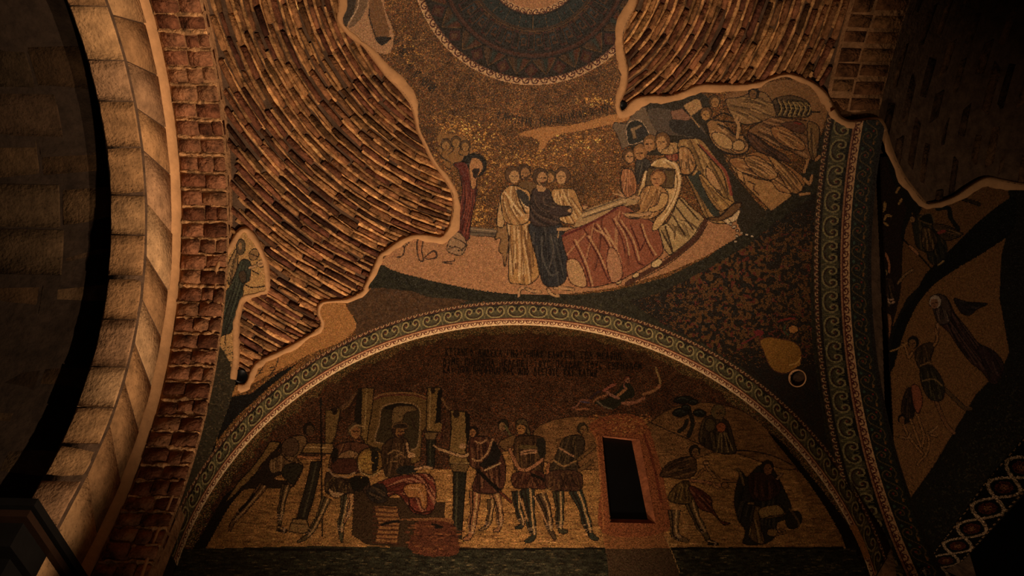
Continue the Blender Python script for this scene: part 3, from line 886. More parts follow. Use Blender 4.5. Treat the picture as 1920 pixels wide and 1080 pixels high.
def build_vault():
    t = thing('vault_mosaic', 'large broken gold mosaic on the domed vault, robed figures at a bed under a medallion', 'mosaic')
    cv = frame_canvas(GOLD)
    parts = {0: ('gold_ground', 'dull gold mosaic ground')}
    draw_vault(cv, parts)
    P, N, T, B, hs, ht = sphere_cells(CEN, RS, XL, XR, 0.0, 2.05, 0.00155)
    px = proj(P)
    ok = (P[:, 1] < YW) & inside(px, POLY_A) & ~inside(px, POLY_B) & (px[:, 0] > -PAD) & (px[:, 1] > -PAD) & (px[:, 1] < 1080 + PAD) & (px[:, 0] < 1920 + PAD)
    for hx, hy, r in (POT_L, POT_R, POT_T): ok &= np.hypot(px[:, 0] - hx, px[:, 1] - hy) > r
    P, N, T, B, hs, ht, px, bs = P[ok], N[ok], T[ok], B[ok], hs[ok], ht[ok], px[ok], PAR(ok, XL, XR, 0.00155)
    col, idm, met = sample(cv, px)
    idm = idm.astype(int).copy()
    # medallion rings about the crown of the vault
    rho = np.hypot(P[:, 0] - CX, P[:, 1] - CY); az = np.arctan2(P[:, 0] - CX, P[:, 1] - CY) / (2 * np.pi)
    yy = [15, 26, 29, 52, 56, 97, 100, 111, 146, 159]
    RR = [math.hypot(q[0] - CX, q[1] - CY) for q in on_sphere(np.array([[987, y] for y in yy], float))]
    def ring(a, b, tile, per, iid, name, label=None, flip=False):
        k = (rho >= a) & (rho < b)
        v = (rho[k] - a) / (b - a)
        col[k] = tile_at(tile, az[k] * per, 1 - v if flip else v) * (.7 if 43 <= iid <= 46 else 1); idm[k] = iid; met[k] = 0
        parts[iid] = (name, label)
    ring(0, RR[0], np.full((2, 2, 3), lin('b08058')), 1, 40, 'bare_plaster', 'tan patch of bare plaster in the middle of the medallion')
    ring(RR[0], RR[1], WAVE, 44, 41, 'wave_ring', 'small pale ring of running waves')
    ring(RR[1], RR[2], np.full((2, 2, 3), lin('14100c')), 1, 42, 'dark_ring')
    blk = Canvas(60, 30, lin('1c2c2c')); blk.L('7a5a34', 2.4, [(1, 0), (1, 30)], False); blk.L('33474a', 2, [(18, 14), (26, 12), (34, 16), (44, 13)]); blk.E('4a2a20', 30, 15, 3, 3)
    ring(RR[2], RR[3], blk.col, 26, 43, 'blue_green_panels', 'ring of dark blue-green panels')
    ring(RR[3], RR[4], np.full((2, 2, 3), lin('3a2818')), 1, 48, 'dark_ring')
    ring(RR[4], RR[5], MEAND, 30, 44, 'meander_ring', 'ring of stepped key pattern')
    ring(RR[5], RR[7], np.tile(np.stack([lin('2a1a12'), lin('57301f'), lin('4a2a1c'), lin('1c140e')])[:, None], (1, 2, 1)), 1, 45, 'brown_ring')
    ring(RR[7], RR[8], SPEAR, 22, 46, 'pointed_leaf_ring', 'ring of pointed triangles and lozenges')
    ring(RR[8], RR[9], WAVE, 74, 47, 'wave_ring', 'pale outer ring of running waves', True)
    # leaf scrolls of the spandrels: clumped dark leaves on a gold-brown ground
    k = idm == 2; x, y = px[k][:, 0], px[k][:, 1]
    a1 = vnoise(x, y, 5.5, 11) + .5 * vnoise(x, y, 3, 12); b1 = vnoise(x, y, 55, 13)
    edge = np.clip((y - 395) / 60, 0, 1) * np.clip((x - 1180) / 110, 0, 1) * np.clip((690 - y) / 40, 0, 1)
    lf = (a1 > .72) & (rng.random(k.sum()) < edge * (.5 + .6 * b1))
    c = np.where(lf[:, None], np.where((vnoise(x, y, 6, 14) > .72)[:, None], lin('5e2c20'), lin('5e4022')), np.where((vnoise(x, y, 7, 15) > .6)[:, None], lin('1c1a16'), lin('211a13')))
    col[k] = c
    for i_, sc in ((1, .5), (5, .4), (7, .16), (0, .0), (6, .5)):
        kk = idm == i_
        if sc: col[kk] *= (1 + sc * 2 * (vnoise(px[kk][:, 0], px[kk][:, 1], 4, 20 + i_) - .5))[:, None]
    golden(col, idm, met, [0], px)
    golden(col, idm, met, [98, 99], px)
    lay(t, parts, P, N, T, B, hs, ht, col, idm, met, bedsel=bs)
    sf = lambda q, dr: on_sphere(q, CEN, RS + dr)
    rim(t, 'broken_plaster_edge', LEFT_EDGE[::-1], sf, 11)
    rim(t, 'broken_plaster_edge', RIGHT_EDGE, sf, 12)
    for s in (POT_L, POT_R, POT_T): pot(t, s, sphere_n(CEN), lip=s is POT_R)
    return t
def build_fragment():
    t = thing('mosaic_fragment', 'slim tongue of pale mosaic with a dark robed figure at the vault foot', 'mosaic')
    cv = frame_canvas('4c4434')
    parts = {0: ('green_ground', None)}
    draw_fragment(cv, parts)
    P, N, T, B, hs, ht = sphere_cells(CEN, RS, XL, -.30, 0.0, 1.2, 0.00155)
    px = proj(P)
    ok = (P[:, 1] < YW) & inside(px, POLY_B) & (np.hypot(px[:, 0] - POT_L[0], px[:, 1] - POT_L[1]) > POT_L[2]) & (px[:, 1] < 1080 + PAD)
    P, N, T, B, hs, ht, px = P[ok], N[ok], T[ok], B[ok], hs[ok], ht[ok], px[ok]
    col, idm, met = sample(cv, px)
    lay(t, parts, P, N, T, B, hs, ht, col, idm.astype(int), met)
    rim(t, 'broken_plaster_edge', FRAG_EDGE, lambda q, dr: on_sphere(q, CEN, RS + dr), 7)
    return t

# ------------------------------------------------------------------ mosaic bands on the arches
def build_wall_arch():
    t = thing('arch_border_mosaic', 'curved mosaic border with paired leaf scrolls over the round-headed end wall', 'mosaic')
    r = 0.486; step = .00125
    na = int(math.pi * r / step); nt = int(.0615 / step)
    a = (np.arange(na) + .5) / na * (math.pi + .10) - .05; v = (np.arange(nt) + .5) / nt
    A, Vv = [q.ravel() for q in np.meshgrid(a, v)]
    # v = 0 at the wall (inner), 1 at the vault (outer)
    P = np.stack([CX + r * np.cos(A), 1.0 - .0615 * Vv, CZ + r * np.sin(A)], 1)
    N = -np.stack([np.cos(A), 0 * A, np.sin(A)], 1); T = np.stack([-np.sin(A), 0 * A, np.cos(A)], 1); B = np.tile([0, -1., 0], (len(A), 1))
    px = proj(P); ok = (px[:, 1] < 1080 + PAD)
    P, N, T, B, px, A, Vv = P[ok], N[ok], T[ok], B[ok], px[ok], A[ok], Vv[ok]
    u = A * r
    col = np.tile(lin('3a2016'), (len(A), 1)); idm = np.full(len(A), 0)
    def band(v0, v1, tile, per, iid, flip=False):
        k = (Vv >= v0) & (Vv < v1); w = (Vv[k] - v0) / (v1 - v0)
        col[k] = tile_at(tile, u[k] / per, 1 - w if flip else w); idm[k] = iid
    band(0, .035, np.full((2, 2, 3), lin('dcbc90')), 1, 1)
    band(.035, .22, WAVE_PALE, .0150, 1)
    band(.22, .27, np.full((2, 2, 3), lin('c08f66')), 1, 1)
    band(.27, .31, np.full((2, 2, 3), lin('5a2a1c')), 1, 2)
    band(.31, .84, SCROLL, .0400, 2, True)
    band(.87, .99, CHAIN, .0105, 3)
    parts = {0: ('dark_line', None), 1: ('wave_border', 'pale border of running waves next to the wall'), 2: ('scroll_border', 'olive and red paired leaf scrolls'), 3: ('chain_border', 'thin broken pale chain line')}
    # worn gap low on the right: bare plaster
    k = (np.hypot(px[:, 0] - 1603, px[:, 1] - 1008) < 46) & (Vv < .30) & (px[:, 1] > 985); col[k] = lin('a5713f'); idm[k] = 4
    k = (np.hypot(px[:, 0] - 1665, px[:, 1] - 1075) < 24) & (Vv < .34); col[k] = lin('a5713f'); idm[k] = 5
    parts[5] = ('bare_plaster', None)
    parts[4] = ('bare_plaster', 'tan patch where the border is lost')
    lay(t, parts, P, N, T, B, step * (math.pi + .1) / math.pi / 2, step / 2, col, idm, np.zeros(len(A)), lift=.0)
    return t
def build_right_arch():
    t = thing('transverse_arch_mosaic', 'mosaic bands of leaf scrolls and waves climbing the right transverse arch', 'mosaic')
    step = .0014
    x0, x1 = XR - .001, .5715
    nx = int((x1 - x0) / step); r = .529; na = int(1.35 * r / step)
    x = x0 + (np.arange(nx) + .5) / nx * (x1 - x0); a = (np.arange(na) + .5) / na * 1.45 - .12
    X, A = [q.ravel() for q in np.meshgrid(x, a)]
    rr = np.interp(X, [x0, .494, .53, .57], [.546, .541, .531, .529])
    P = np.stack([X, CY + rr * np.cos(A), CZ + rr * np.sin(A)], 1)
    N = -np.stack([.22 + 0 * A, np.cos(A), np.sin(A)], 1); N /= np.linalg.norm(N, axis=1)[:, None]
    T = np.cross(np.stack([0 * A, -np.sin(A), np.cos(A)], 1), N); B = np.stack([0 * A, -np.sin(A), np.cos(A)], 1)
    px = proj(P)
    line = np.vstack([pts('1500,150 1549,178 1562,203'), ARCH_EDGE, pts('1670,260 1690,300 1800,300')])
    ok = inside(px, np.vstack([line, pts('1800,1300 1400,1300')])) & (P[:, 1] < YW + .004) & (px[:, 1] < 1080 + PAD)
    P, N, T, B, px, A, X = P[ok], N[ok], T[ok], B[ok], px[ok], A[ok], X[ok]
    w = (X - x0) / (x1 - x0); u = A * r
    col = np.tile(lin('1d1812'), (len(A), 1)); idm = np.zeros(len(A), int)
    def band(v0, v1, tile, per, iid, flip=False, off=0):
        k = (w >= v0) & (w < v1); q = (w[k] - v0) / (v1 - v0)
        col[k] = tile_at(tile, u[k] / per + off, 1 - q if flip else q); idm[k] = iid
    band(.0, .085, CHAIN, .0105, 3)
    band(.12, .42, SCROLL, .040, 2, True)
    band(.44, .475, np.full((2, 2, 3), lin('9a6a4a')), 1, 1)
    band(.475, .60, WAVE_TAN, .0150, 1, True)
    band(.60, .93, VINE, .03, 4)
    parts = {0: ('dark_line', None), 1: ('wave_border', 'pale border of running waves'), 2: ('scroll_border', 'olive leaf scrolls on dark green'), 3: ('chain_border', 'thin pale chain line'), 4: ('vine_border', 'dark border of tiny vine leaves')}
    lay(t, parts, P, N, T, B, step / 2, step * 1.07 / 2, col, idm, np.zeros(len(A)))
    def sf(q, dr):
        p = on_cyl(q, .533 + dr * .75)
        return p
    rim(t, 'broken_plaster_edge', ARCH_EDGE, sf, 12, .012)
    return t
# ------------------------------------------------------------------ lunette
def build_lunette():
    t = thing('lunette_mosaic', 'wide half-round mosaic on the end wall, soldiers and an enthroned ruler beside the window', 'mosaic')
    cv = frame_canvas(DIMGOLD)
    parts = {0: ('dark_gold_ground', 'dark brown gold ground above the figures')}
    draw_lunette(cv, parts)
    step = .0015
    xs = np.arange(-.47, .51, step); zs = np.arange(.52, CZ + .487, step)
    X, Z = [q.ravel() for q in np.meshgrid(xs, zs)]
    X = X + rng.normal(0, step * .03, len(X))
    k = ((X - CX) ** 2 + np.maximum(Z - CZ, 0) ** 2 < .4865 ** 2)
    X, Z = X[k], Z[k]
    P = np.stack([X, np.full(len(X), 1.0), Z], 1)
    px = proj(P)
    k = ~inside(np.stack([X, Z], 1), WIN) & (px[:, 1] < 1080 + PAD)
    P, px = P[k], px[k]; n = len(P)
    col, idm, met = sample(cv, px); idm = idm.astype(int).copy()
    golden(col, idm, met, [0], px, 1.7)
    kk = np.isin(idm, [2, 3]); col[kk] *= (.62 + .76 * vnoise(px[kk][:, 0] * .22, px[kk][:, 1], 2.6, 31) + .3 * (vnoise(px[kk][:, 0], px[kk][:, 1], 26, 32) - .5))[:, None]
    kk = idm == 5; col[kk] *= (.35 + 1.3 * vnoise(px[kk][:, 0] * .3, px[kk][:, 1], 3, 33))[:, None]
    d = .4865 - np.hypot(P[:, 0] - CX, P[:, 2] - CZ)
    fr = (idm == 0) & (d < .012 + .016 * vnoise(px[:, 0], px[:, 1], 12, 34)) & (rng.random(n) < .62) & (P[:, 2] > .6)  # grazing light along the arch edge, painted as specks
    col[fr] = np.where((rng.random(fr.sum()) < .5)[:, None], lin('9a7a4c'), lin('4e4c30')); idm[fr] = 30; parts[30] = ('light_fringe', 'speckled fringe of grazing light painted just inside the border')
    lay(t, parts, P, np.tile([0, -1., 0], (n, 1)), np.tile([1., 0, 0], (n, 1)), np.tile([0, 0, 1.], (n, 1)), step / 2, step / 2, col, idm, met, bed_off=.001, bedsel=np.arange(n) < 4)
    return t
# ------------------------------------------------------------------ right pendentive
def build_pendentive():
    t = thing('pendentive_mosaic', 'dim triangular mosaic at far right, tan hill with a fallen figure and dark ravine', 'mosaic')
    cv = frame_canvas('1b1913')
    parts = {0: ('dark_green_ground', None)}
    draw_pendentive(cv, parts)
    P, N, T, B, hs, ht = sphere_cells(CEN2, RS, .5695, 1.2, 0.0, 1.15, 0.0019)
    px = proj(P)
    ok = inside(px, np.vstack([PEND_EDGE, DIAMOND_TOP[::-1]])) & (P[:, 1] < 1.2) & (px[:, 0] < 1920 + PAD) & (px[:, 1] < 1080 + PAD)
    P, N, T, B, hs, ht, px = P[ok], N[ok], T[ok], B[ok], hs[ok], ht[ok], px[ok]
    col, idm, met = sample(cv, px)
    lay(t, parts, P, N, T, B, hs, ht, col, idm.astype(int), met)
    rim(t, 'broken_plaster_edge', PEND_EDGE[1:], lambda q, dr: on_sphere(q, CEN2, RS + dr), 9)
    # patterned soffit of the neighbouring wall arch
    t2 = thing('diamond_border_mosaic', 'pale lattice-patterned mosaic band along the lower right, under the dim hill scene', 'mosaic')
    top = on_sphere(catmull(DIAMOND_TOP, False, 60), CEN2, RS); low = on_y(catmull(DIAMOND_LOW, False, 60), 1.04)
    n1 = int(1.25 * np.linalg.norm(np.diff(top, axis=0), axis=1).sum() / .0022); 
    L = np.concatenate([[0], np.cumsum(np.linalg.norm(np.diff(top, axis=0), axis=1))]); 
    ug = (np.arange(n1) + .5) / n1 * L[-1]
    tp = np.stack([np.interp(ug, L, top[:, i]) for i in range(3)], 1)
    L2 = np.linspace(0, L[-1], len(low)); lp = np.stack([np.interp(ug, L2, low[:, i]) for i in range(3)], 1)
    wdt = np.linalg.norm(lp - tp, axis=1).mean(); nv = int(wdt / .0020)
    v = (np.arange(nv) + .5) / nv
    P = (tp[:, None] * (1 - v)[None, :, None] + lp[:, None] * v[None, :, None])
    Td = np.gradient(tp, axis=0); Td /= np.linalg.norm(Td, axis=1)[:, None]
    Bd = lp - tp; Bd /= np.linalg.norm(Bd, axis=1)[:, None]
    Nd = np.cross(Td, Bd); Nd *= np.sign(-(Nd * tp).sum(1))[:, None]
    shp = P.shape[:2]
    rep = lambda q: np.broadcast_to(q[:, None], (*shp, 3)).reshape(-1, 3)
    U = np.broadcast_to(ug[:, None], shp).ravel(); Vv = np.broadcast_to(v[None], shp).ravel()
    Pf = P.reshape(-1, 3)
    col = tile_at(DIAM, U / .15, Vv); m_ = len(U)
    wk = rng.random(m_) < .18 + .45 * vnoise(U, Vv * .1, .006, 41); col[wk] *= .22
    lay(t2, {0: ('lattice_pattern', None)}, Pf, rep(Nd), rep(Td), rep(Bd), np.full(m_, L[-1] / n1 / 2), np.full(m_, wdt / nv / 2), col, np.zeros(m_, int), np.zeros(m_), tilt=.16, var=.25)
    return lp
# ------------------------------------------------------------------ what the mosaics show (generic robed figures, drawn in tesserae)
CREAM, TAN, OCHRE, BROWN, RED, DRED, NAVY, GREEN, BLK, GREY, SKIN = 'c6a87c', 'ab8860', '96733f', '6a4a2e', '84422e', '54261b', '2d2f33', '29271b', '17130f', '70644e', 'b48c62'

def draw_vault(cv, parts):
    def part(i, name, label=None, gold=0.0):
        parts[i] = (name, label); cv.cur = i; cv.gold = gold
    R = random.Random(3)
    # ---- green earth strip and acanthus field of the pendentives
    cv.view(0, 0, 1)
    part(1, 'green_earth', 'dark green strip of ground under the scene')
    cv.P(GREEN, '705,500 760,528 850,548 950,556 1050,556 1150,545 1250,520 1330,480 1390,435 1440,392 1500,330 1560,215 1620,300 1600,900 1400,700 1250,618 1100,575 960,560 860,572 760,592 690,615 640,612 690,570', False)
    for k in range(420):
        x = R.uniform(700, 1560); y = R.uniform(400, 600)
        cv.L(R.choice(['3a3524', '201f16', '423824']), 2, [(x, y), (x + R.uniform(-5, 5), y + R.uniform(-3, 3))], False)
    part(2, 'leaf_scroll_field', 'dark spandrel field of fine gold and green leaf scrolls')
    spand = pts('1180,565 1240,548 1320,508 1400,462 1450,420 1500,385 1530,360 1520,520 1522,640 1545,800 1555,845 1480,765 1400,695 1320,645 1250,612')
    cv.P('191812', spand, False)
    part(3, 'golden_gourd_motif', 'golden leaf motif in the right spandrel')
    cv.view(1200, 540, .25)
    cv.P('8c6228', '900,400 960,370 1050,380 1140,400 1200,450 1210,540 1170,600 1090,640 1010,620 960,560 930,480', edge='4a2a1c')
    cv.P('9c6e30', '1090,640 1140,590 1190,540 1200,580 1150,600'); cv.L('c0944e', 2.4, '1120,580 1180,560 1205,520')
    cv.L('6a2a28', 3, '760,420 820,390 900,340'); cv.P('6a2626', '850,330 900,310 930,340 890,360'); cv.L('6e2a22', 4, '1040,250 1100,232 1160,228')
    cv.E('a8743c', 1150, 310, 35, 25); cv.L('3e4a34', 3, '1090,280 1080,320 1110,350')
    # left spandrel below the arch rim: bare tan plaster and brown ground
    cv.view(0, 0, 1)
    part(4, 'bare_plaster', 'smooth tan plaster where tesserae are lost')
    cv.P('a0703f', '600,560 640,563 652,580 668,612 640,640 590,660 530,690 480,716 455,735 430,742 450,715 490,670 560,630 602,608 592,588')
    for x in (482, 506): 
        for k in range(3): cv.L('2a201a', 2, [(x + k * 1.5, 690 + k * 5), (x + 8 + k * 1.5, 688 + k * 5)], False)
        cv.L('2a201a', 1.6, [(x - 2, 706), (x + 10, 690), (x + 16, 672)])
    part(5, 'brown_ground', 'brown ground of the left spandrel')
    cv.P('4a3420', '652,570 700,540 720,520 800,556 880,562 820,582 740,606 672,628 668,600')
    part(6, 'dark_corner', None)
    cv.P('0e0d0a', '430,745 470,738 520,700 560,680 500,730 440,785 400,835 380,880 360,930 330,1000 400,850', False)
    # ---- ground of the scene
    part(7, 'scene_ground', 'pinkish tan ground the figures stand on')
    cv.P('a87a54', '700,503 735,470 752,455 775,446 830,440 870,436 935,440 1060,470 1300,420 1380,400 1392,440 1320,482 1250,512 1150,540 1050,553 960,554 880,545 800,527 730,508', False)
    part(1, 'green_earth', 'dark green strip of ground under the scene')
    cv.P('232216', '718,497 740,508 800,524 880,541 960,551 1060,552 1100,560 1000,566 900,566 800,550 720,540 690,537 702,502')
    part(8, 'grey_ledge', 'grey-blue ledge behind the figures')
    cv.view(700, 270, .25)
    cv.P('6a5a48', '715,620 925,640 920,695 710,680', False); cv.L('9a8468', 2, '715,636 925,655', False); cv.L('3a2e26', 2, '712,660 922,676', False); cv.L('2a211b', 1.6, '712,684 922,698', False)
    part(7, 'scene_ground', 'pinkish tan ground the figures stand on')
    # gold bare patch
    cv.view(0, 0, 1)
    part(9, 'plaster_patch', 'band of tan bare plaster under the upper inscription')
    cv.P('b07c48', '1175,206 1165,212 1140,217 1100,228 1060,236 1010,240 972,252 1000,258 1012,268 1008,284 1022,276 1030,262 1050,252 1100,243 1150,232 1180,224')
    # ---- inscriptions
    part(10, 'upper_inscription', 'line of dark letters curving under the medallion')
    def letters(txt, path, h, c='17140f', w=1.7, sp=1.0):
        p = catmull(np.array(path, float), False, 12)
        L = np.concatenate([[0], np.cumsum(np.hypot(*np.diff(p, axis=0).T))])
        step = L[-1] / max(len(txt), 1)
        for i, ch in enumerate(txt):
            if ch == ' ': continue
            s0 = (i + .5) * step
            o = np.array([np.interp(s0, L, p[:, 0]), np.interp(s0, L, p[:, 1])]); o2 = np.array([np.interp(s0 + 1, L, p[:, 0]), np.interp(s0 + 1, L, p[:, 1])])
            tx = o2 - o; tx /= np.linalg.norm(tx) + 1e-9; ny = np.array([-tx[1], tx[0]])
            for st in GLYPH.get(ch, GLYPH['I']):
                cv.L(c, w, [o + tx * (a - .5) * step * .78 * sp + ny * (b - .5) * h for a, b in st], False)
    cv.letters = letters
    letters('O ΝΥΠΤΕΡΑΗ  ΤΟΥΑΙΜ', [(932, 214), (975, 226), (1010, 229), (1050, 224)], 13)
    letters('ΛΓΙΝΙΟΝ ΠΕΤΡΟΥ', [(1050, 224), (1090, 214), (1130, 204), (1146, 196)], 13)
    letters('ΙΣ ΧΣ ΑΗΤΩΜ', [(764, 122), (782, 140), (800, 156), (815, 168)], 17)
    letters('ΕΝ ΠΟΛ', [(738, 70), (748, 86), (758, 104)], 14)
    # gold highlights in the sky field: glints of light painted as brighter strokes
    part(0, 'gold_ground', 'dull gold mosaic ground')
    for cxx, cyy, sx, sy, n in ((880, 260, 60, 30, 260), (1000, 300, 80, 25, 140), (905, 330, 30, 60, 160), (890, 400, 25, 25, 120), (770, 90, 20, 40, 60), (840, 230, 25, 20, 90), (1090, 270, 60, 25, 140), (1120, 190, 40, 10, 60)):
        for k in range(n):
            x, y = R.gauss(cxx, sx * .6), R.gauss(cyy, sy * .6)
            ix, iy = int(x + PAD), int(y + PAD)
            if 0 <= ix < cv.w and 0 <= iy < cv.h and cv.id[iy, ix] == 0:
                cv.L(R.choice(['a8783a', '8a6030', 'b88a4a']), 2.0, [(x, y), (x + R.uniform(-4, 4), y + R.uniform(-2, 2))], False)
    # ---- upper left fragment with pale drapery near the edge
    part(11, 'pale_drapery', 'pale draped shapes at the top left edge')
    cv.view(400, 0, .25)
    cv.P('b08660', '960,-60 1010,-60 1100,-60 1260,-60 1290,80 1340,200 1350,290 1320,400 1200,380 1090,290 1000,230 945,140')
    cv.P('3c3024', '1000,-60 1090,-60 1075,60 1020,170 985,200 970,100'); cv.P('7a6046', '1090,-60 1165,-60 1140,80 1070,180 1010,205 1050,120')
    cv.L('c8a888', 2, '1090,-40 1080,60 1010,180'); cv.P('7a5634', '1180,-60 1235,-60 1290,120 1320,220 1300,300 1240,320 1190,230 1168,110')
    cv.P('201812', '1215,280 1330,280 1300,325 1255,338'); cv.L('201812', 2, '1170,60 1170,130 1215,270')
    # ---- crowd sketched at the left edge
    cv.view(700, 270, .25)
    part(12, 'faint_crowd', 'faint group of heads and shoulders beside the plaster edge')
    cv.P('8a6438', '480,-60 560,-80 700,-40 740,40 700,120 610,160 560,180 510,90', edge=None)
    for q in ('470,0 520,40 510,100 560,120', '520,-40 570,0 600,40 560,80', '540,170 575,190 580,140 540,120 500,80', '620,-30 660,20 640,70 690,90', '700,0 720,60 690,110'):
        cv.L('2a1e14', 1.6, q)
    for x, y in ((545, 10), (620, -10), (690, 20)): cv.head(x, y, 38, '9a7444', '5a4226')
    # ---- leaning man in red, head lost
    part(13, 'red_robed_man', 'man in a dark red robe leaning left, his head lost to bare plaster')
    cv.E('1a1712', 752, 160, 98, 92); cv.E('33302a', 758, 175, 60, 66)
    cv.robe('5e261e', '2a110d', '8a4a36', '600,150 690,140 725,210 775,290 770,400 745,520 725,640 715,715 640,735 590,690 640,600 645,480 665,340 640,200', [(690, 150), (710, 400), (650, 720)], 10, 2.0)
    cv.P('b07f52', '735,110 775,105 810,130 825,165 810,210 780,250 765,330 735,330 725,240 720,170', edge='2a1a12'); cv.P('2a1c16', '745,190 800,185 785,225 770,260 748,240')
    cv.P('9a7a5a', '590,690 640,660 700,740 665,830 600,825 550,790', edge='1e1510'); cv.L('3a2a20', 2, '600,700 690,750 660,800'); cv.L('3a2a20', 1.6, '560,790 620,770 670,800')
    for x, y in ((575, 770), (610, 770), (640, 800)): cv.E('3a2a20', x, y, 8)
    for q in ('335,700 325,780 345,870 375,875 365,800 372,720', '385,850 450,800 475,820 470,855 400,865', '165,780 215,760 235,790 215,840 175,850', '235,770 270,735', '520,885 600,880 610,860', '530,890 590,900'):
        cv.L('33231a', 2, q)
    cv.P('a8744e', '335,720 368,720 362,800 372,868 345,868 328,780', edge='33231a'); cv.P('a8744e', '390,848 450,805 472,826 465,852 405,862', edge='33231a')
    # ---- standing men
    part(14, 'man_behind', 'bearded head behind the pale robed man')
    cv.head(1135, 215, 52, '9a7248', '4a3420', .4, beard=True); part(55, 'head_behind'); cv.head(1330, 250, 40, 'a87c4c', '5c4628', -.3)
    part(14, 'man_behind', 'bearded head behind the pale robed man'); cv.P('6a5030', '1100,290 1200,290 1230,360 1170,420 1120,360')
    part(15, 'pale_robed_man', 'man in a pale yellow robe standing left of the dark robed man')
    cv.P('8c6a44', '935,600 1010,620 1015,720 1005,830 985,920 968,830 940,800 955,710 912,715 930,650', edge='241810')
    cv.P('b89464', '950,430 925,600 975,620 985,520', edge='241810')
    cv.robe('ae8450', '5a3a20', 'd2b283', '1010,590 1180,575 1215,760 1240,940 1235,1000 1165,1055 1090,1050 1020,1030 1015,880 1020,720', [(1095, 580), (1110, 800), (1130, 1060)], 10, 2.6)
    cv.robe('b68c58', '5e3e22', 'dcbf90', '1000,325 1060,310 1120,335 1170,360 1180,470 1170,560 1130,600 1040,605 985,575 962,480 955,390', [(1020, 320), (1060, 480), (1150, 590)], 9, 2.6)
    cv.L('2a1c12', 3, '1075,350 1100,430 1160,560'); cv.P('35302a', '1070,350 1120,350 1165,400 1165,470 1120,440', edge=None)
    cv.L('d8ba8a', 3, '985,360 1060,460 1150,570'); cv.E('b48c60', 1150, 545, 28, 20)
    cv.head(1050, 240, 56, 'b48c5e', '5a4028', .5); 
    part(16, 'dark_robed_man', 'man in a dark blue robe reaching out to the right')
    cv.robe('2c2d30', '121214', '4a4640', '1180,590 1390,580 1430,700 1455,860 1450,1000 1390,1062 1290,1062 1250,980 1225,860 1185,720', [(1290, 590), (1310, 800), (1350, 1060)], 10, 2.4)
    cv.robe('3a2c28', '141110', '5c4a3c', '1195,345 1260,330 1320,350 1360,440 1430,470 1480,475 1480,525 1420,545 1390,600 1300,620 1190,600 1172,470', [(1230, 340), (1270, 470), (1450, 520)], 9, 2.4)
    cv.L('4e4c48', 3, '1260,700 1270,850 1330,980 1390,960'); cv.L('56504a', 2.5, '1330,680 1350,780 1340,860 1320,930')
    cv.limb(SKIN, 6, '1470,500 1530,490 1590,475'); cv.L('8a5a3a', 2, '1555,470 1600,455'); cv.L(SKIN, 2.4, '1560,480 1600,470')
    cv.P('b48c60', '1225,300 1275,290 1290,350 1240,355', edge=None); cv.head(1260, 255, 58, 'ae8458', '4c3622', .5, beard=True)
    part(17, 'young_man', 'beardless man in pale yellow behind the outstretched arm')
    cv.robe('b08652', '5a3c22', 'd6b784', '1340,345 1400,335 1500,340 1540,420 1575,520 1545,590 1460,600 1405,575 1400,548 1480,530 1480,470 1390,460 1345,410', [(1420, 340), (1440, 440), (1520, 590)], 8, 2.4)
    cv.head(1415, 245, 56, 'b48c5e', '5a4028', -.4)
    cv.limb(SKIN, 5, '1510,635 1440,640 1385,640'); cv.L(SKIN, 2.4, '1390,650 1385,700')
    cv.view(800, 540, .25)
    for ii, q in enumerate(('690,60 700,10 730,0', '750,5 800,25 850,30', '910,10 940,50 990,60', '960,0 1050,5 1100,10')): part(50 + ii, 'bare_foot'); cv.limb(SKIN, 4.5, q)
    cv.view(700, 270, .25)
    # ---- bed
    part(19, 'bed_board', 'pale bed board with grey stripes')
    cv.P('a88a60', '1500,640 1580,505 1750,440 1880,395 1960,380 1990,440 1880,470 1800,520 1620,610', edge=None)
    for a, c in ((0, '5a4a3a'), (22, 'c8ab80'), (40, '4a3c30')): cv.L(c, 2.2, [(1570, 515 + a), (1900, 395 + a * 1.2)], False)
    cv.view(1100, 270, .25)
    part(20, 'bed_valance', 'tan folded bed hanging below the mattress')
    cv.robe('a88c5e', '4a3620', 'c4a878', '500,640 590,600 640,530 700,400 780,470 880,560 850,650 760,740 650,830 590,800 560,720', [(620, 560), (700, 640), (740, 740)], 9, 3, spread=2)
    for q in ('690,400 840,570', '670,470 800,640', '650,540 740,690', '590,620 640,790', '560,650 650,820'): cv.L('3a2a1a', 3, q)
    part(21, 'bed_border', 'dark border strip with cream squares along the bed')
    cv.L('4a2c1e', 9, '890,575 830,690 720,790 600,880 480,945 380,1000 300,1050'); cv.L('1e1510', 1.6, '905,600 840,710 730,810 610,905 490,970 390,1020'); cv.L('1e1510', 1.6, '860,590 800,690 700,780 580,860')
    for x, y, r in ((525, 895, 35), (370, 985, 22), (240, 1035, 18)): cv.E('c4a878', x, y, r * 1.3, r * .8, -30, '2a1c12')
    part(22, 'red_coverlet', 'dull red bed cover falling in long folds')
    cv.robe('885038', '431a14', 'b88a62', '-180,680 -20,610 110,550 230,470 300,470 380,520 500,590 545,660 570,770 560,830 440,920 340,975 260,1020 180,1045 60,1075 0,1070 -60,1060 -130,900', [(200, 500), (150, 750), (60, 1070)], 4, 2, spread=1.6)
    for q in ('240,580 330,720 380,880 430,910', '120,640 200,790 240,880 260,990', '0,700 80,830 130,950 170,1030', '-100,730 -20,900 30,1060', '400,600 440,720 500,840', '330,610 390,760 400,800 440,720', '-20,640 60,760 120,860', '190,560 260,700 290,820', '60,610 150,740 190,850'):
        cv.L('451a14', 2.4, q)
    for q in ('255,570 345,710 395,870', '135,630 220,785 258,880', '15,690 95,825 145,940', '-85,720 -5,890 45,1060', '415,600 455,720 520,830', '60,640 160,700 230,790', '210,560 290,690 320,830', '80,600 165,730 210,840'):
        cv.L('b48a62', 3.0, q)
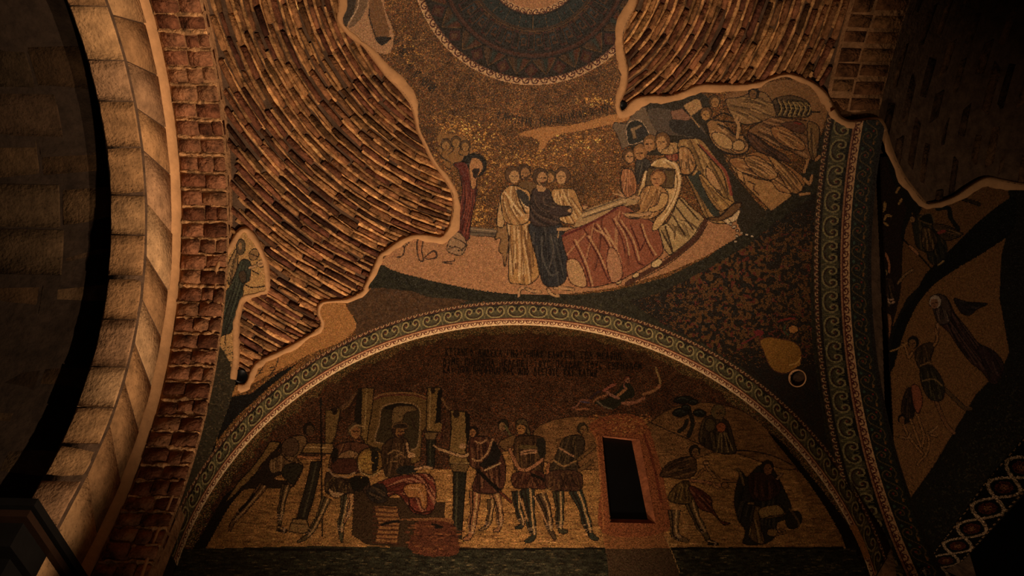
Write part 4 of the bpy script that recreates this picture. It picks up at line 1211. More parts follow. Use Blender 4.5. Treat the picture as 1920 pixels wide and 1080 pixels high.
    cv.P('a87a58', '170,780 220,800 260,900 265,1000 190,1035 150,900', edge='3c1511'); cv.P('b08a60', '-60,880 0,1060 -120,1040 -150,880', edge='3c1511')
    cv.L('5a1e1a', 4, '-180,690 -20,620 110,550 230,480')
    part(23, 'mattress', 'cream rounded mattress with soft stripes')
    cv.P('c09c68', '600,105 680,145 712,240 705,340 660,460 600,560 530,640 490,640 520,560 590,480 560,400 420,420 380,400 405,300 440,190 520,120', edge='3a281a')
    for q in ('590,120 665,160 695,260 685,350 640,460 560,570', '570,130 630,165 672,260 660,370 600,490', '520,130 450,200 415,310'): cv.L('e0c294', 2.6, q); 
    for q in ('600,140 650,190 680,280 655,400 590,520',): cv.L('8a6a42', 2, q)
    part(24, 'pillow', 'dark olive square pillow')
    cv.P('5e4a2c', '460,168 665,190 650,332 600,330 440,310', False, '2a1c12', 2); cv.L('2a1c12', 2, '470,180 650,200', False)
    part(25, 'reclining_woman', 'woman in a tan robe sitting up in the bed')
    cv.robe('a87c4c', '563a20', 'c49a68', '430,325 490,310 560,318 610,370 605,450 560,510 480,560 390,560 310,555 290,525 390,500 385,440 405,370', [(500, 320), (470, 430), (400, 560)], 9, 2)
    cv.P('b8925e', '560,370 608,380 600,450 540,500 470,510 470,480 530,450', edge='3a2416')
    cv.limb(SKIN, 6, '390,405 320,395 260,385'); cv.L(SKIN, 2.4, '260,385 200,370'); cv.L(SKIN, 2.4, '270,380 235,345'); cv.limb(SKIN, 6, '470,520 380,535 300,530'); cv.L(SKIN, 2.2, '310,530 270,520')
    cv.head(530, 262, 58, 'b07e50', 'a8744a', -.3, scarf='94683c'); cv.L('4a2a1a', 2, '490,230 520,200 570,205 595,250 590,310')
    # ---- attendants behind the bed
    cv.view(0, 0, 1); part(32, 'dark_hill', 'dark olive ground behind the women and the reclining pair')
    cv.P('2e281c', '1215,192 1270,182 1310,170 1330,185 1338,250 1370,320 1420,380 1440,398 1392,440 1372,395 1330,300 1280,275 1240,292 1190,290 1165,240', False)
    cv.view(1140, 160, .1389)
    part(26, 'grey_building', 'grey-brown gateway with a dark arch')
    cv.P('6e5c48', '60,560 90,500 240,520 400,300 500,290 660,620 640,720 560,700 520,560 440,480 330,470 250,560 240,680 290,820 190,860 130,680', False, '2e241c', 1.6)
    cv.P('22241f', '250,560 300,490 380,470 450,490 520,580 560,700 500,740 300,800 255,690', edge='c0a080', ew=1.2)
    cv.P('8a7050', '300,580 440,530 470,550 370,610 390,720 340,730', False, '2e241c', 1.4); cv.P('2c2a28', '380,600 480,560 540,680 400,730', False)
    cv.P('54483c', '540,330 850,340 880,480 1230,520 1300,700 960,680 840,670 640,600', edge=None); cv.P('2e2b26', '830,480 1120,470 1300,640 1330,720 1180,700 900,640', edge=None)
    cv.P('86604a', '840,350 1000,310 1130,440 1080,480 870,460', False, '2e241c', 1.2); cv.P('b08a5c', '1010,270 1190,175 1245,200 1275,310 1120,420', False, '2e241c', 1.2); cv.L('b08a5c', 2, '1120,420 1230,560', False)
    part(27, 'women_behind_bed', 'group of women standing behind the bed')
    cv.view(1100, 270, .25)
    cv.robe('a87048', '4a2c1c', 'c48f64', '265,200 330,190 370,260 370,360 300,400 260,330', [(310, 200), (310, 390)], 7, 1.8)
    cv.robe('3a3630', '16130f', '5c5446', '370,130 450,110 480,160 420,220 390,300 370,250', [(420, 120), (390, 290)], 4, 1.8)
    cv.robe('8c4a34', '3e1a14', 'b8825a', '590,60 690,50 700,110 650,130 600,110', [(640, 40), (650, 130)], 5, 1.8)
    cv.robe('b08a58', '563a22', 'cdaa78', '530,0 680,-10 690,60 600,80 540,60', [(600, 0), (600, 80)], 6, 1.8)
    cv.head(320, 95, 48, 'b4885a', '5c4226', .2); cv.head(400, 68, 54, 'a87a4c', 'b48c5c', -.2, scarf='8c643c'); cv.head(475, 0, 56, 'aa7c50', '7a5830', -.4); cv.head(565, -15, 58, 'b48858', '6a4a2a', -.3)
    part(28, 'standing_woman', 'tall woman leaning over the foot of the bed in tan and green drapery')
    cv.robe('9c7848', '3a2a1a', 'c09c66', '690,-20 760,-40 860,-30 950,80 1030,190 1080,330 1110,430 1150,460 1130,560 1010,600 900,560 850,460 790,330 730,210 690,110', [(760, -20), (880, 220), (1040, 560)], 15, 2.8, spread=1.3)
    cv.P('33372e', '740,210 800,240 850,200 900,330 1000,520 950,540 880,440', edge=None)
    cv.robe('b08850', '4a3420', 'c8a268', '840,230 900,260 1000,380 1100,440 1060,480 990,500 900,380', [(860, 240), (960, 380), (1060, 480)], 7, 2.6)
    cv.L('8a4634', 5, '850,10 960,120 1040,210 1075,330 1085,380'); cv.L('241a12', 2.4, '830,0 930,110 1020,220 1062,380')
    cv.robe('a87c4c', '42301e', 'c8a070', '690,40 760,30 810,120 810,190 770,225 710,220', [(740, 40), (770, 210)], 7, 2.4); cv.L('2a2018', 3, '705,225 780,230 825,160')
    cv.P('b88e60', '900,170 960,230 1010,340 960,330 900,250', edge='3a281a')
    cv.L('2a1c12', 4, '900,560 1000,540 1100,450 1150,440'); cv.P('6a4c2e', '910,550 1000,545 1090,460 1155,440 1150,480 1080,540 980,580', edge='241810')
    cv.P('d0b48a', '1020,575 1090,540 1140,490 1155,500 1130,570 1060,605', False, '2a1c12', 1.6); cv.L('4a3420', 1.6, '1060,560 1090,590', False)
    for x, y in ((1080, 600), (1100, 625), (1130, 650), (1160, 665), (1200, 680), (1240, 690), (1125, 690), (1115, 730), (1110, 620)): cv.E('b8a488', x, y, 12, 10, 0, '221a14', 1)
    # ---- reclining pair at right
    cv.view(1310, 150, .25)
    part(7, 'scene_ground', 'pinkish tan ground the figures stand on')
    cv.P('8c6640', '210,110 400,60 560,10 740,0 880,40 960,110 990,200 950,300 900,420 800,300 500,140 300,200', edge=None)
    cv.P('a87e4e', '180,540 330,700 430,740 560,760 680,840 700,870 545,985 440,880 300,740', False, '241810')
    cv.P('b48a58', '270,650 330,700 350,780 300,740', False, '241810'); cv.L('2a1c14', 2.2, '370,760 420,780 410,820 450,860', False)
    part(29, 'winged_drapery_figure', 'upper reclining figure with dark feathery drapery spreading right')
    cv.robe('8a6a44', '241a12', 'b08c5c', '205,150 300,130 420,90 500,100 560,180 580,270 520,300 400,330 330,330 250,270', [(240, 170), (400, 200), (560, 270)], 8, 2.2)
    cv.robe('5a4630', '1a140e', '98804f', '560,150 640,120 720,120 800,150 840,200 830,270 720,280 600,270 575,230', [(560, 200), (700, 200), (840, 230)], 6, 2)
    for x in range(590, 840, 36): cv.L('1a140e', 3, [(x, 265), (x + 20, 215), (x - 5 + (x - 590) * .1, 140 + (x - 590) * .15)]); cv.L('a88c5a', 2, [(x + 12, 262), (x + 32, 212), (x + 8, 150 + (x - 590) * .15)])
    cv.L('1a140e', 3, '840,240 910,240'); cv.head(410, 105, 40, '7a5834', '2a2018', -.3)
    cv.robe('7e5a38', '2a1a12', 'a88058', '520,290 600,280 760,300 860,320 910,400 890,520 860,590 800,590 700,540 600,500 440,420 370,380', [(480, 330), (650, 420), (860, 580)], 12, 2.6)
    cv.robe('96683e', '3a2416', 'b88c5a', '540,360 640,350 740,420 800,490 780,530 680,510 580,450', [(560, 380), (680, 440), (790, 510)], 7, 2.2)
    cv.P('5a3a28', '620,330 740,310 800,350 780,400 700,380', edge='241810'); cv.L('7a2c22', 3, '720,320 770,330')
    cv.robe('7a5c38', '241a12', '9c7c50', '820,320 900,350 900,480 880,580 850,600 820,480', [(850, 330), (860, 590)], 5, 2)
    part(30, 'seated_pale_figure', 'lower reclining figure in a pale robe holding its arms forward')
    cv.robe('9c7448', '2e2016', 'c09868', '60,330 110,300 190,320 260,400 340,420 380,480 360,540 280,560 160,520 90,450', [(100, 330), (200, 440), (350, 520)], 9, 2.4)
    cv.P('b4905f', '100,400 180,400 250,460 240,520 160,500 110,450', edge='3a281a'); cv.P('b4905f', '260,470 310,450 350,490 320,530 260,520', edge='241810')
    cv.L('1d1610', 3.4, '60,340 90,450 160,530 270,560 350,545 380,490 340,430')
    for q in ('120,300 200,310 260,320', '140,330 210,360 280,420', '110,285 180,250 250,270'): cv.L('1d1610', 3, q)
    cv.limb('b48c5e', 6, '290,430 300,340 280,300'); cv.L('b48c5e', 2, '270,300 265,265'); cv.L('b48c5e', 2, '290,300 295,265'); cv.L('b48c5e', 2, '305,310 320,280')
    cv.robe('96693e', '33221a', 'bc915e', '230,600 330,570 440,540 540,580 640,620 740,690 800,760 760,850 690,850 600,830 540,760 420,720 300,680', [(300, 600), (500, 670), (740, 820)], 12, 2.6)
    cv.robe('a87c4c', '42301e', 'c49a68', '340,590 430,570 540,640 590,720 520,750 420,700', [(360, 600), (470, 650), (580, 730)], 7, 2.2)
    cv.robe('4a3022', '1a120d', '6e4c34', '370,390 460,440 540,500 640,560 690,620 560,580 440,530 380,470', [(390, 400), (520, 510), (680, 610)], 6, 2.4)
    cv.robe('a67a4a', '3a281a', 'c09560', '520,570 600,610 700,690 780,800 740,850 680,830 600,700', [(540, 580), (640, 700), (750, 840)], 6, 2.4)
    cv.head(120, 165, 42, 'a47a4a', '5c4226', .2); cv.head(55, 260, 44, 'b08450', '6a4a2a', -.2)
    for q in ('790,740 830,780 850,720', '760,860 830,850', '820,600 790,690', '880,600 910,570'): cv.limb('a87c50', 5, q)

GLYPH = {
 'I': [[(.5, 0), (.5, 1)]], 'Ι': [[(.5, 0), (.5, 1)]], 'Α': [[(.05, 1), (.5, 0), (.95, 1)], [(.25, .62), (.75, .62)]], 'Β': [[(.15, 0), (.15, 1), (.8, .8), (.2, .5), (.75, .2), (.15, 0)]],
 'Γ': [[(.15, 1), (.15, 0), (.9, 0)]], 'Δ': [[(.05, 1), (.5, 0), (.95, 1), (.05, 1)]], 'Ε': [[(.9, .05), (.2, .1), (.2, .9), (.9, .95)], [(.2, .5), (.75, .5)]], 'Ζ': [[(.1, 0), (.9, 0), (.1, 1), (.9, 1)]],
 'Η': [[(.15, 0), (.15, 1)], [(.85, 0), (.85, 1)], [(.15, .5), (.85, .5)]], 'Θ': [[(.5, 0), (.1, .5), (.5, 1), (.9, .5), (.5, 0)], [(.2, .5), (.8, .5)]], 'Κ': [[(.15, 0), (.15, 1)], [(.85, 0), (.2, .5), (.9, 1)]],
 'Λ': [[(.05, 1), (.5, 0), (.95, 1)]], 'Μ': [[(.05, 1), (.15, 0), (.5, .6), (.85, 0), (.95, 1)]], 'Ν': [[(.1, 1), (.1, 0), (.9, 1), (.9, 0)]], 'Ο': [[(.5, 0), (.1, .5), (.5, 1), (.9, .5), (.5, 0)]], 'O': [[(.5, 0), (.1, .5), (.5, 1), (.9, .5), (.5, 0)]],
 'Π': [[(.15, 1), (.15, 0), (.85, 0), (.85, 1)]], 'Ρ': [[(.2, 1), (.2, 0), (.85, .15), (.8, .45), (.2, .5)]], 'Σ': [[(.9, .1), (.3, 0), (.1, .5), (.3, 1), (.9, .9)]], 'Τ': [[(.05, 0), (.95, 0)], [(.5, 0), (.5, 1)]],
 'Υ': [[(.05, 0), (.5, .5), (.95, 0)], [(.5, .5), (.5, 1)]], 'Φ': [[(.5, 0), (.5, 1)], [(.5, .2), (.1, .5), (.5, .8), (.9, .5), (.5, .2)]], 'Χ': [[(.1, 0), (.9, 1)], [(.9, 0), (.1, 1)]], 'Ω': [[(.05, .1), (.2, 1), (.5, .5), (.8, 1), (.95, .1)]],
}

def draw_fragment(cv, parts):
    def part(i, name, label=None):
        parts[i] = (name, label); cv.cur = i
    cv.view(390, 410, .287)
    part(1, 'tan_ground', 'tan ground of the fragment')
    cv.P('b48c58', '230,40 300,130 400,280 420,460 260,520 200,640 190,800 185,1000 170,1050 110,880 60,800 40,1000 -20,1050 -60,900 40,700 60,480 30,380 150,150', False)
    part(2, 'green_ground', 'speckled dark green ground')
    cv.P('342e20', '60,820 100,860 150,960 180,1080 170,1200 100,1500 -200,2300 -420,2300 -100,1300 0,1100 0,900', False)
    R = random.Random(8)
    for k in range(500):
        x, y = R.uniform(-150, 180), R.uniform(840, 1600); cv.L(R.choice(['4c4230', '221f16', '5a4c34']), 1.8, [(x, y), (x + 8, y + R.uniform(-6, 6))], False)
    cv.view(0, 0, 1); part(5, 'white_pattern', 'broken pale zigzag pattern at the foot')
    cv.P('2a2018', '262,1090 285,1018 318,960 330,985 318,1040 316,1090', False)
    for q in ('289,1062 292,1045 301,1042 306,1052 302,1066', '308,1052 311,1075 306,1090', '292,1072 296,1090', '302,1020 309,1008 316,1012', '306,1030 316,1024', '312,992 320,984'): cv.L('c8b496', 3, q)
    cv.view(390, 410, .287)
    part(3, 'dark_robed_figure', 'bent figure in a dark blue-green robe')
    cv.robe('35372c', '14140f', '4c5140', '205,290 250,265 280,300 270,400 235,430 225,520 190,640 150,740 100,760 60,790 75,640 100,500 150,430', [(240, 280), (190, 480), (90, 770)], 9, 1.8)
    cv.P('463726', '200,360 240,340 250,400 220,420', edge='14110d'); cv.E('8a6a44', 300, 235, 32, 40, 30, '1c1410'); cv.L('1c1410', 2, '280,230 330,250'); cv.limb(SKIN, 4, '270,320 310,310'); cv.E('c09868', 345, 295, 26, 24, 0, '3a281a', 1.4); cv.E('8a6844', 345, 295, 10)
    cv.L('1c1410', 2, '240,430 290,450 380,440'); cv.L('1c1410', 2.4, '290,340 330,362')
    part(4, 'pale_robed_figure', 'faded figure with a dark round head behind the bent one')
    cv.E('5a4a34', 215, 185, 30, 52, 0, '1c1410'); cv.E('a07a50', 210, 180, 12, 24)
    cv.robe('8a6c48', '241a12', 'b08e60', '180,200 195,260 185,340 140,430 120,400 90,500 80,560 75,480 100,400 120,320', [(180, 210), (90, 540)], 6, 1.6)
    part(1, 'tan_ground', 'tan ground of the fragment'); cv.L('1c1410', 2, '80,820 60,760 75,700'); cv.L('1c1410', 2, '110,830 120,740 150,660')

def draw_lunette(cv, parts):
    R = random.Random(4)
    def part(i, name, label=None):
        parts[i] = (name, label); cv.cur = i; cv.gold = 0
    cv.view(0, 0, 1)
    part(1, 'light_fringe', None)
    # greenish rim just inside the border
    # ---- ground
    part(2, 'tan_ground', 'golden tan ground across the lower half')
    cv.P('9a7040', '380,1028 440,930 520,860 640,850 700,880 860,880 990,830 1010,800 1040,788 1100,782 1180,780 1230,790 1300,840 1380,850 1460,860 1520,900 1590,1028', False)
    for k in range(900):
        x = R.uniform(390, 1590); y = 1028 - R.random() ** 1.3 * 170
        ix, iy = int(x + PAD), int(y + PAD)
        if cv.id[iy, ix] == 2:
            cv.L(R.choice(['b8864c', '7a5430', 'c0905a', '6a4628']), 1.6, [(x, y), (x + R.uniform(5, 14), y + R.uniform(-.7, .7))], False)
    part(3, 'hills', 'low rounded brown hills at right')
    cv.P('7e5a36', '1000,812 1030,790 1080,781 1140,786 1200,800 1250,770 1300,756 1350,758 1400,775 1450,815 1500,868 1470,880 1380,850 1340,848 1300,862 1230,880 1100,880 1010,860', edge='33241a')
    cv.L('2a1e16', 2, '1215,790 1255,808 1310,832 1345,845'); cv.L('2a1e16', 2.2, '1345,848 1400,845 1450,855 1485,872')
    part(4, 'dark_rim', 'dark strip between scene and border')
    for side in ('425,925 400,965 360,1030 320,1080 345,1080 385,1028 430,950 470,900', '1440,810 1480,860 1530,925 1580,1010 1600,1080 1630,1080 1600,1000 1550,930 1480,845'):
        cv.P('1c1812', side)
    part(5, 'green_base', 'dark green band along the foot of the scene')
    cv.P('2b2a1e', '300,1030 600,1024 900,1028 1300,1026 1600,1028 1700,1240 200,1240', False)
    for k in range(1500):
        x, y = R.uniform(320, 1660), R.uniform(1030, 1130)
        cv.L(R.choice(['4a4430', '3a3626', '1a1a14', '5c5036', '15150f']), 1.8, [(x, y), (x + R.uniform(4, 12), y)], False)
    cv.L('12110d', 5, '470,1029 560,1031 660,1030'); cv.L('12110d', 4, '860,1029 1000,1030 1130,1028'); cv.L('12110d', 4, '1260,1029 1580,1027')
    part(6, 'plaster_patch', 'smooth brown plaster patch under the window')
    cv.P('8a5a34', '1128,995 1245,995 1255,1028 1135,1029', False); cv.P('4a3826', '1135,1029 1255,1028 1275,1080 1320,1240 1150,1240 1140,1060', False)
    cv.L('a88454', 1.6, '1246,1004 1258,1030 1275,1075', False)
    part(7, 'reddish_window_surround', 'worn reddish plaster around the window')
    cv.P('8a5030', '1105,800 1122,785 1160,776 1195,780 1215,800 1232,850 1248,920 1252,995 1130,998 1128,900 1118,830', edge=None)
    for k in range(160):
        x, y = R.uniform(1105, 1225), R.uniform(778, 815); cv.L(R.choice(['a86a3a', '6a3826', 'b07c46', '7a4a2c']), 2, [(x, y), (x + R.uniform(-6, 6), y + R.uniform(-3, 3))], False)
    cv.L('6a3422', 5, '1208,815 1225,870 1240,940'); cv.L('a4683c', 3, '1118,820 1126,900 1132,990')
    # ---- inscription
    cv.letters_fn = None
    part(8, 'inscription', 'three lines of dark letters on the gold ground')
    def line(txt, x0, x1, y, h=13):
        st = (x1 - x0) / len(txt)
        for i, ch in enumerate(txt):
            if ch == ' ': continue
            yy = y + (x0 + i * st - 1000) * .026
            for s in GLYPH.get(ch, GLYPH['I']):
                cv.L('100e0b', 1.8, [(x0 + (i + .1 + a * .74) * st, yy + (b - .5) * h) for a, b in s], False)
    line('ΚΤΤΕΝΓΟ ΔΩΔΕΚΑ ΓΝΟΙΟΗΠΑΙ ΕΔΩΚΕΠΙ ΣΠΑ ΜΕΑΘΗΝ', 834, 1166, 664)
    line('ΔΙΜΕ ΠΗΕΚΟΠΑ ΗΚΑΣΠΕΙ ΤΟΥΣ ΠΑΙΔΑΣ ΤΟΥΣ ΕΝΒΗΘΛΕΜ', 830, 1204, 682)
    line('ΚΑΙ ΗΘΑ ΠΗΣΟΥΝΑΓΡΑΣ ΑΠΟ ΔΙΕΤΟΥΣ ΚΑΙ ΚΑΤΩΗ', 830, 1120, 697)
    # ---- buildings
    cv.view(640, 700, .3148)
    part(9, 'arched_building', 'olive-tan building with an arch behind the throne')
    cv.P('6e542f', '180,160 260,112 420,108 520,140 520,300 480,350 470,520 430,540 250,470 150,420 160,300', False, '241a12')
    cv.P('3c3220', '225,300 240,210 300,180 400,178 460,205 470,300 450,440 380,450 260,420 200,400', edge='947650', ew=2.4); cv.P('17160f', '250,210 320,180 420,185 400,200 300,215', edge=None)
    cv.P('725a38', '300,260 320,200 420,195 450,220 380,240 360,300 310,320', edge='2a1e14')
    cv.L('8a6440', 3, '190,150 260,122 420,118 510,145'); cv.L('5e3226', 2.4, '190,160 265,133 420,130 510,155')
    cv.P('7c6036', '115,88 195,88 185,200 165,310 150,430 85,320 105,200', False, '17130e', 2); cv.P('231e16', '100,90 125,90 120,300 70,330 85,200', False)
    cv.P('7c6036', '512,85 590,85 590,295 605,300 600,350 505,345', False, '17130e', 2); cv.P('15130f', '575,100 600,100 590,290 560,300', False)
    cv.L('a88a58', 2, '150,95 140,330', False); cv.L('a88a58', 2, '530,95 525,330', False)
    cv.E('2a2016', 545, 100, 14, 22, 0, None); cv.L('7a5a3a', 4, '600,150 630,200 650,215'); cv.L('3c2018', 3, '620,270 600,340 600,400'); cv.L('7a5a3a', 4, '85,120 40,190 0,215'); cv.L('2a1a14', 2, '90,130 50,210')
    cv.P('7e6238', '650,220 750,230 758,380 740,460 755,530 640,535 645,440 655,330', False, '17130e', 2); cv.P('1a1610', '735,225 768,250 762,390 745,420', False); cv.E('2a2016', 685, 240, 20, 26, 0, None)
    cv.L('a88a58', 2.4, '645,540 760,535', False)
    part(10, 'columns', 'dark columns of the buildings')
    for q in ('505,365 560,365 560,400 555,560 510,555', '665,575 745,575 735,700 715,990 660,960 668,760'): cv.P('25231a', q, False, '120f0b', 2)
    cv.P('6e5636', '495,352 575,352 560,395 505,395', False, '1c1610'); cv.P('6a5232', '645,540 765,540 745,590 662,585', False, '1c1610'); cv.L('46412e', 3, '690,600 682,940', False); cv.L('46412e', 2, '530,400 528,550', False)
    cv.view(420, 720, .2963)
    cv.P('7a6038', '640,170 740,150 720,280 690,370 640,390', False, '17130e', 2); cv.L('2a1e16', 2.4, '745,140 700,360', False); cv.E('2a2016', 700, 170, 18, 24); cv.L('6a4e36', 4, '830,60 780,120 740,150')
    cv.P('8a6a3e', '290,365 360,368 310,440 230,520 190,590 130,640 60,710 0,760 90,620 170,540 240,450', False, '17130e', 2); cv.P('1e1912', '360,370 370,400 240,500 200,600 130,640 310,440', False)
    cv.P('8a6a3e', '500,372 690,378 690,440 495,436', False, '1c1610', 2); cv.L('c09c68', 2, '500,400 690,405', False); cv.P('2a251b', '550,490 612,490 600,580 570,720 525,860 460,850 500,700 540,560', False, '120f0b', 2); cv.L('4c4632', 3, '585,500 545,680 500,840', False)
    cv.P('8c6c42', '440,852 525,858 545,930 510,945 412,935 420,890', False, '1c1610', 2); cv.L('3a2a1c', 2, '430,880 530,890', False)
    cv.P('2a2018', '270,470 330,420 400,500 380,560 320,600 430,620 420,660 200,660 90,670 200,580', edge=None)
    # ---- figures
    def leg(q, w=6, c='8a6038'): cv.leg(c, w * 1.7, q)
    part(11, 'man_reaching_to_spear', 'leftmost man in a ragged tunic, arm stretched to a spear')
    leg('395,640 375,720 360,800 350,920', 7, '5a482e'); leg('250,640 190,720 130,790 60,870 35,930', 7, '6a4c30'); cv.L('17120e', 5, '190,700 140,760 100,800'); leg('340,910 400,935', 5, '4a3826')
    cv.robe('7c5e3c', '2c2018', 'a48258', '370,390 440,330 510,330 520,380 470,470 500,520 470,600 420,650 370,560 300,560 285,490 350,450', [(450, 340), (400, 470), (430, 640)], 8, 2)
    cv.P('2e2a1e', '380,520 450,500 500,530 460,600 440,640 370,580', edge='14110d'); cv.E('5c4430', 420, 400, 55, 62, 20, '1c1410'); cv.limb('a06c44', 5, '470,460 560,468 640,465'); cv.L('241a12', 2.4, '365,400 365,440 400,480 450,500')
    cv.head(540, 290, 36, '5e4630', '241c14', .4)
    part(12, 'spear', 'long dark spear')
    cv.L('14110d', 3, '612,90 615,300 618,640 622,960', False); cv.E('2a2a26', 612, 120, 8, 28)
    part(13, 'guard_with_shield', 'guard in armour with a round gold shield')
    leg('650,720 610,820 575,890 530,960 465,1000', 7, '5a4a2e'); leg('775,700 760,800 740,900 745,1000', 8, '4c4630'); leg('800,690 800,780 760,880', 6, 'a87a50')
    cv.robe('5c3a28', '22150f', '86603e', '700,400 760,370 850,370 920,400 900,500 860,560 680,560 670,480', [(790, 380), (770, 550)], 8, 2); cv.P('8a6844', '740,440 800,420 850,440 850,465 730,470', edge='2a1c12'); cv.P('4a2a1e', '690,480 840,480 820,560 700,560', edge='2a1c12')
    cv.robe('3a2a1e', '14100c', '66502f', '650,560 720,590 790,600 850,580 920,620 900,690 800,690 700,700 640,680', [(760, 570), (760, 690)], 12, 2); cv.L('9a7a58', 3, '660,540 700,580 770,585 830,560'); cv.P('18160f', '800,600 915,590 905,640 830,690', edge=None)
    cv.P('b08a60', '660,660 700,680 760,690 720,720 680,710', edge='241810'); cv.head(830, 300, 44, '94683e', '5a4830', .3); cv.L('9a7a50', 3, '790,300 830,265 890,270'); cv.E('1c1812', 700, 450, 22, 50, 10)
    cv.E('7a5a2e', 925, 490, 84, 86, 0, '241810', 2.4); cv.E('a07a3e', 905, 490, 52, 66, 0, None); cv.L('a88a58', 2.6, '850,500 870,560 930,580 990,550'); cv.P('1c1a14', '935,420 975,430 970,540 940,560', edge=None); cv.E('2a2418', 955, 415, 34, 14)
    for k in range(40): cv.E(R.choice(['c09848', '6a4c26', '8a6834']), R.gauss(905, 28), R.gauss(490, 34), 6)
    cv.view(640, 700, .3148)
    part(14, 'throne', 'stepped reddish throne base')
    cv.P('3c2c1c', '80,700 200,730 620,770 615,870 640,900 700,960 690,1070 500,1075 430,1040 330,1035 150,1020 60,960', False)
    cv.P('8c6038', '190,790 330,790 350,870 335,1020 200,1015 220,900', False, '241a12'); cv.P('7a5030', '340,870 620,860 660,900 470,880', edge=None); cv.P('57301f', '460,880 640,890 690,960 690,1075 520,1090 400,1040 430,950', edge=None)
    for y in range(800, 1030, 26): cv.L('4a2c1c', 3, [(190, y), (340, y + 6)], False)
    for k in range(70):
        x, y = R.uniform(380, 690), R.uniform(890, 1070); cv.L(R.choice(['6e4028', '3a1e16', '7a4a2c', '54301f']), 2.4, [(x, y), (x + R.uniform(15, 50), y + R.uniform(-3, 3))], False)
    cv.L('16120e', 5, '240,900 330,880 340,885'); cv.L('16120e', 4, '540,900 600,915 560,920')
    part(15, 'enthroned_ruler', 'crowned ruler seated in red and brown robes')
    cv.robe('44301f', '17110c', '6a4e32', '240,450 290,390 360,380 400,410 410,500 400,580 280,620 250,560', [(330, 390), (320, 600)], 9, 2.2)
    for q in ('280,480 320,460 360,470', '320,500 350,480 380,500', '290,530 340,520'): cv.L('8a6a44', 2.4, q)
    cv.P('20201c', '340,560 430,550 440,590 340,600', edge=None)
    cv.robe('6e3426', '2a100c', 'b07a58', '200,660 300,620 420,600 520,600 560,660 560,780 520,840 430,830 390,780 330,720 260,740 170,700', [(210, 690), (420, 640), (540, 800)], 14, 2.8)
    cv.P('9c6a3c', '370,680 430,655 500,670 510,790 480,800 460,740 400,740', edge='33180f'); cv.L('b48458', 3, '400,680 460,690 490,760'); cv.L('2c120d', 3, '400,740 410,790 460,830 540,820')
    cv.robe('2e2620', '120f0c', '58452f', '150,700 200,660 260,670 270,760 200,770 160,740', [(170, 690), (260, 740)], 5, 2)
    cv.limb(SKIN, 5, '390,420 400,470 420,490'); cv.limb(SKIN, 4, '440,570 500,560 540,565'); cv.E('b48c60', 418, 490, 24, 16); cv.head(345, 345, 40, '8a6038', '33241a', .5, beard=True); cv.P('2c2218', '300,320 330,300 385,300 395,325 340,330', edge='6a4e30'); cv.L('2e2018', 3, '420,270 440,330')
    cv.limb(SKIN, 5, '580,450 640,470 720,495 760,480'); cv.L(SKIN, 3, '580,450 550,430')
    cv.view(860, 760, .2593)
    part(16, 'soldier_turning_left', 'soldier in a red-brown cloak stepping left')
    leg('120,620 115,740 100,830 85,940 30,975', 9, '8a5c3c'); leg('260,640 290,740 295,880 250,910', 8, '8a6240'); leg('235,680 230,770 205,870 150,905', 6, '6e5436')
    cv.robe('4e2e22', '1a100c', '7a5438', '85,240 150,225 230,240 300,330 340,440 320,600 220,640 100,610 130,480 80,420', [(160, 240), (190, 420), (210, 620)], 12, 2.4); cv.L('a88058', 3.4, '245,250 210,340 150,400 100,390'); cv.P('1d1a16', '250,260 300,330 290,400 200,450 150,430 220,360', edge=None); cv.L('9a7450', 3, '120,260 160,275 200,250')
    cv.L('15110d', 7, '140,470 230,560 300,620'); cv.limb('5a3020', 4, '300,630 380,700'); cv.L('a88860', 3, '190,470 300,420'); cv.head(105, 195, 34, '94663e', '241a12', -.5); cv.E(SKIN, 30, 295, 26, 20)
    part(17, 'head_between', 'helmeted head between two soldiers')
    cv.head(320, 150, 38, '8a6844', '2c261c', -.4); cv.L('5c5636', 4, '340,150 370,210 385,230'); cv.P('6e5030', '290,270 400,215 410,260 350,330', edge='241810')
    part(18, 'soldier_facing_front', 'soldier in a helmet standing frontally with joined hands')
    leg('500,600 515,740 525,860 540,950 480,990', 10, '2f3025'); leg('590,640 640,760 655,880 700,970', 9, '4c3a28'); leg('420,620 430,740 460,860 410,890', 8, '2e2f26'); cv.L('b08458', 2.6, '430,640 470,740 500,830'); cv.L('b08458', 2.6, '545,660 590,750 640,860')
    cv.robe('4a3422', '18110c', '6e5030', '410,240 480,220 560,220 620,250 625,330 610,460 600,490 420,480 400,380', [(500, 230), (510, 480)], 8, 2)
    cv.P('5e4c2c', '450,290 560,290 560,310 450,315', edge=None); cv.L('a87c58', 3, '450,340 500,325 560,325'); cv.L('a87c58', 3, '450,355 560,340'); cv.P('24211a', '570,240 625,250 630,350 590,380 565,300', edge=None)
    cv.robe('4e2c20', '1c100c', '6e4a30', '400,490 600,480 630,600 520,600 400,590', [(500, 485), (510, 600)], 16, 2.2)
    cv.limb('9a6846', 6, '370,320 400,390 440,460 490,470'); cv.limb('a87450', 6, '600,395 560,430 490,470'); cv.L('15120e', 5, '530,500 600,530 660,560'); cv.head(455, 165, 46, 'a0703f', '5a4a30', -.3); cv.P('5c4a30', '415,130 440,100 490,110 510,170 520,220 490,200 490,150', edge='1c1410')
    part(19, 'soldier_looking_up', 'soldier in a dark cloak facing the window')
    leg('720,620 730,720 730,800 735,900 790,915', 9, '3e3a28'); leg('840,610 890,720 920,830 960,940 1010,970', 10, '33352a')
    cv.robe('3c3022', '14100c', '604c30', '760,240 830,215 900,230 910,300 890,360 860,400 860,490 660,480 690,400 720,320', [(830, 230), (770, 480)], 10, 2.2); cv.L('a87c58', 3.4, '730,310 780,340 830,370'); cv.L('947048', 3, '690,400 760,440 850,400')
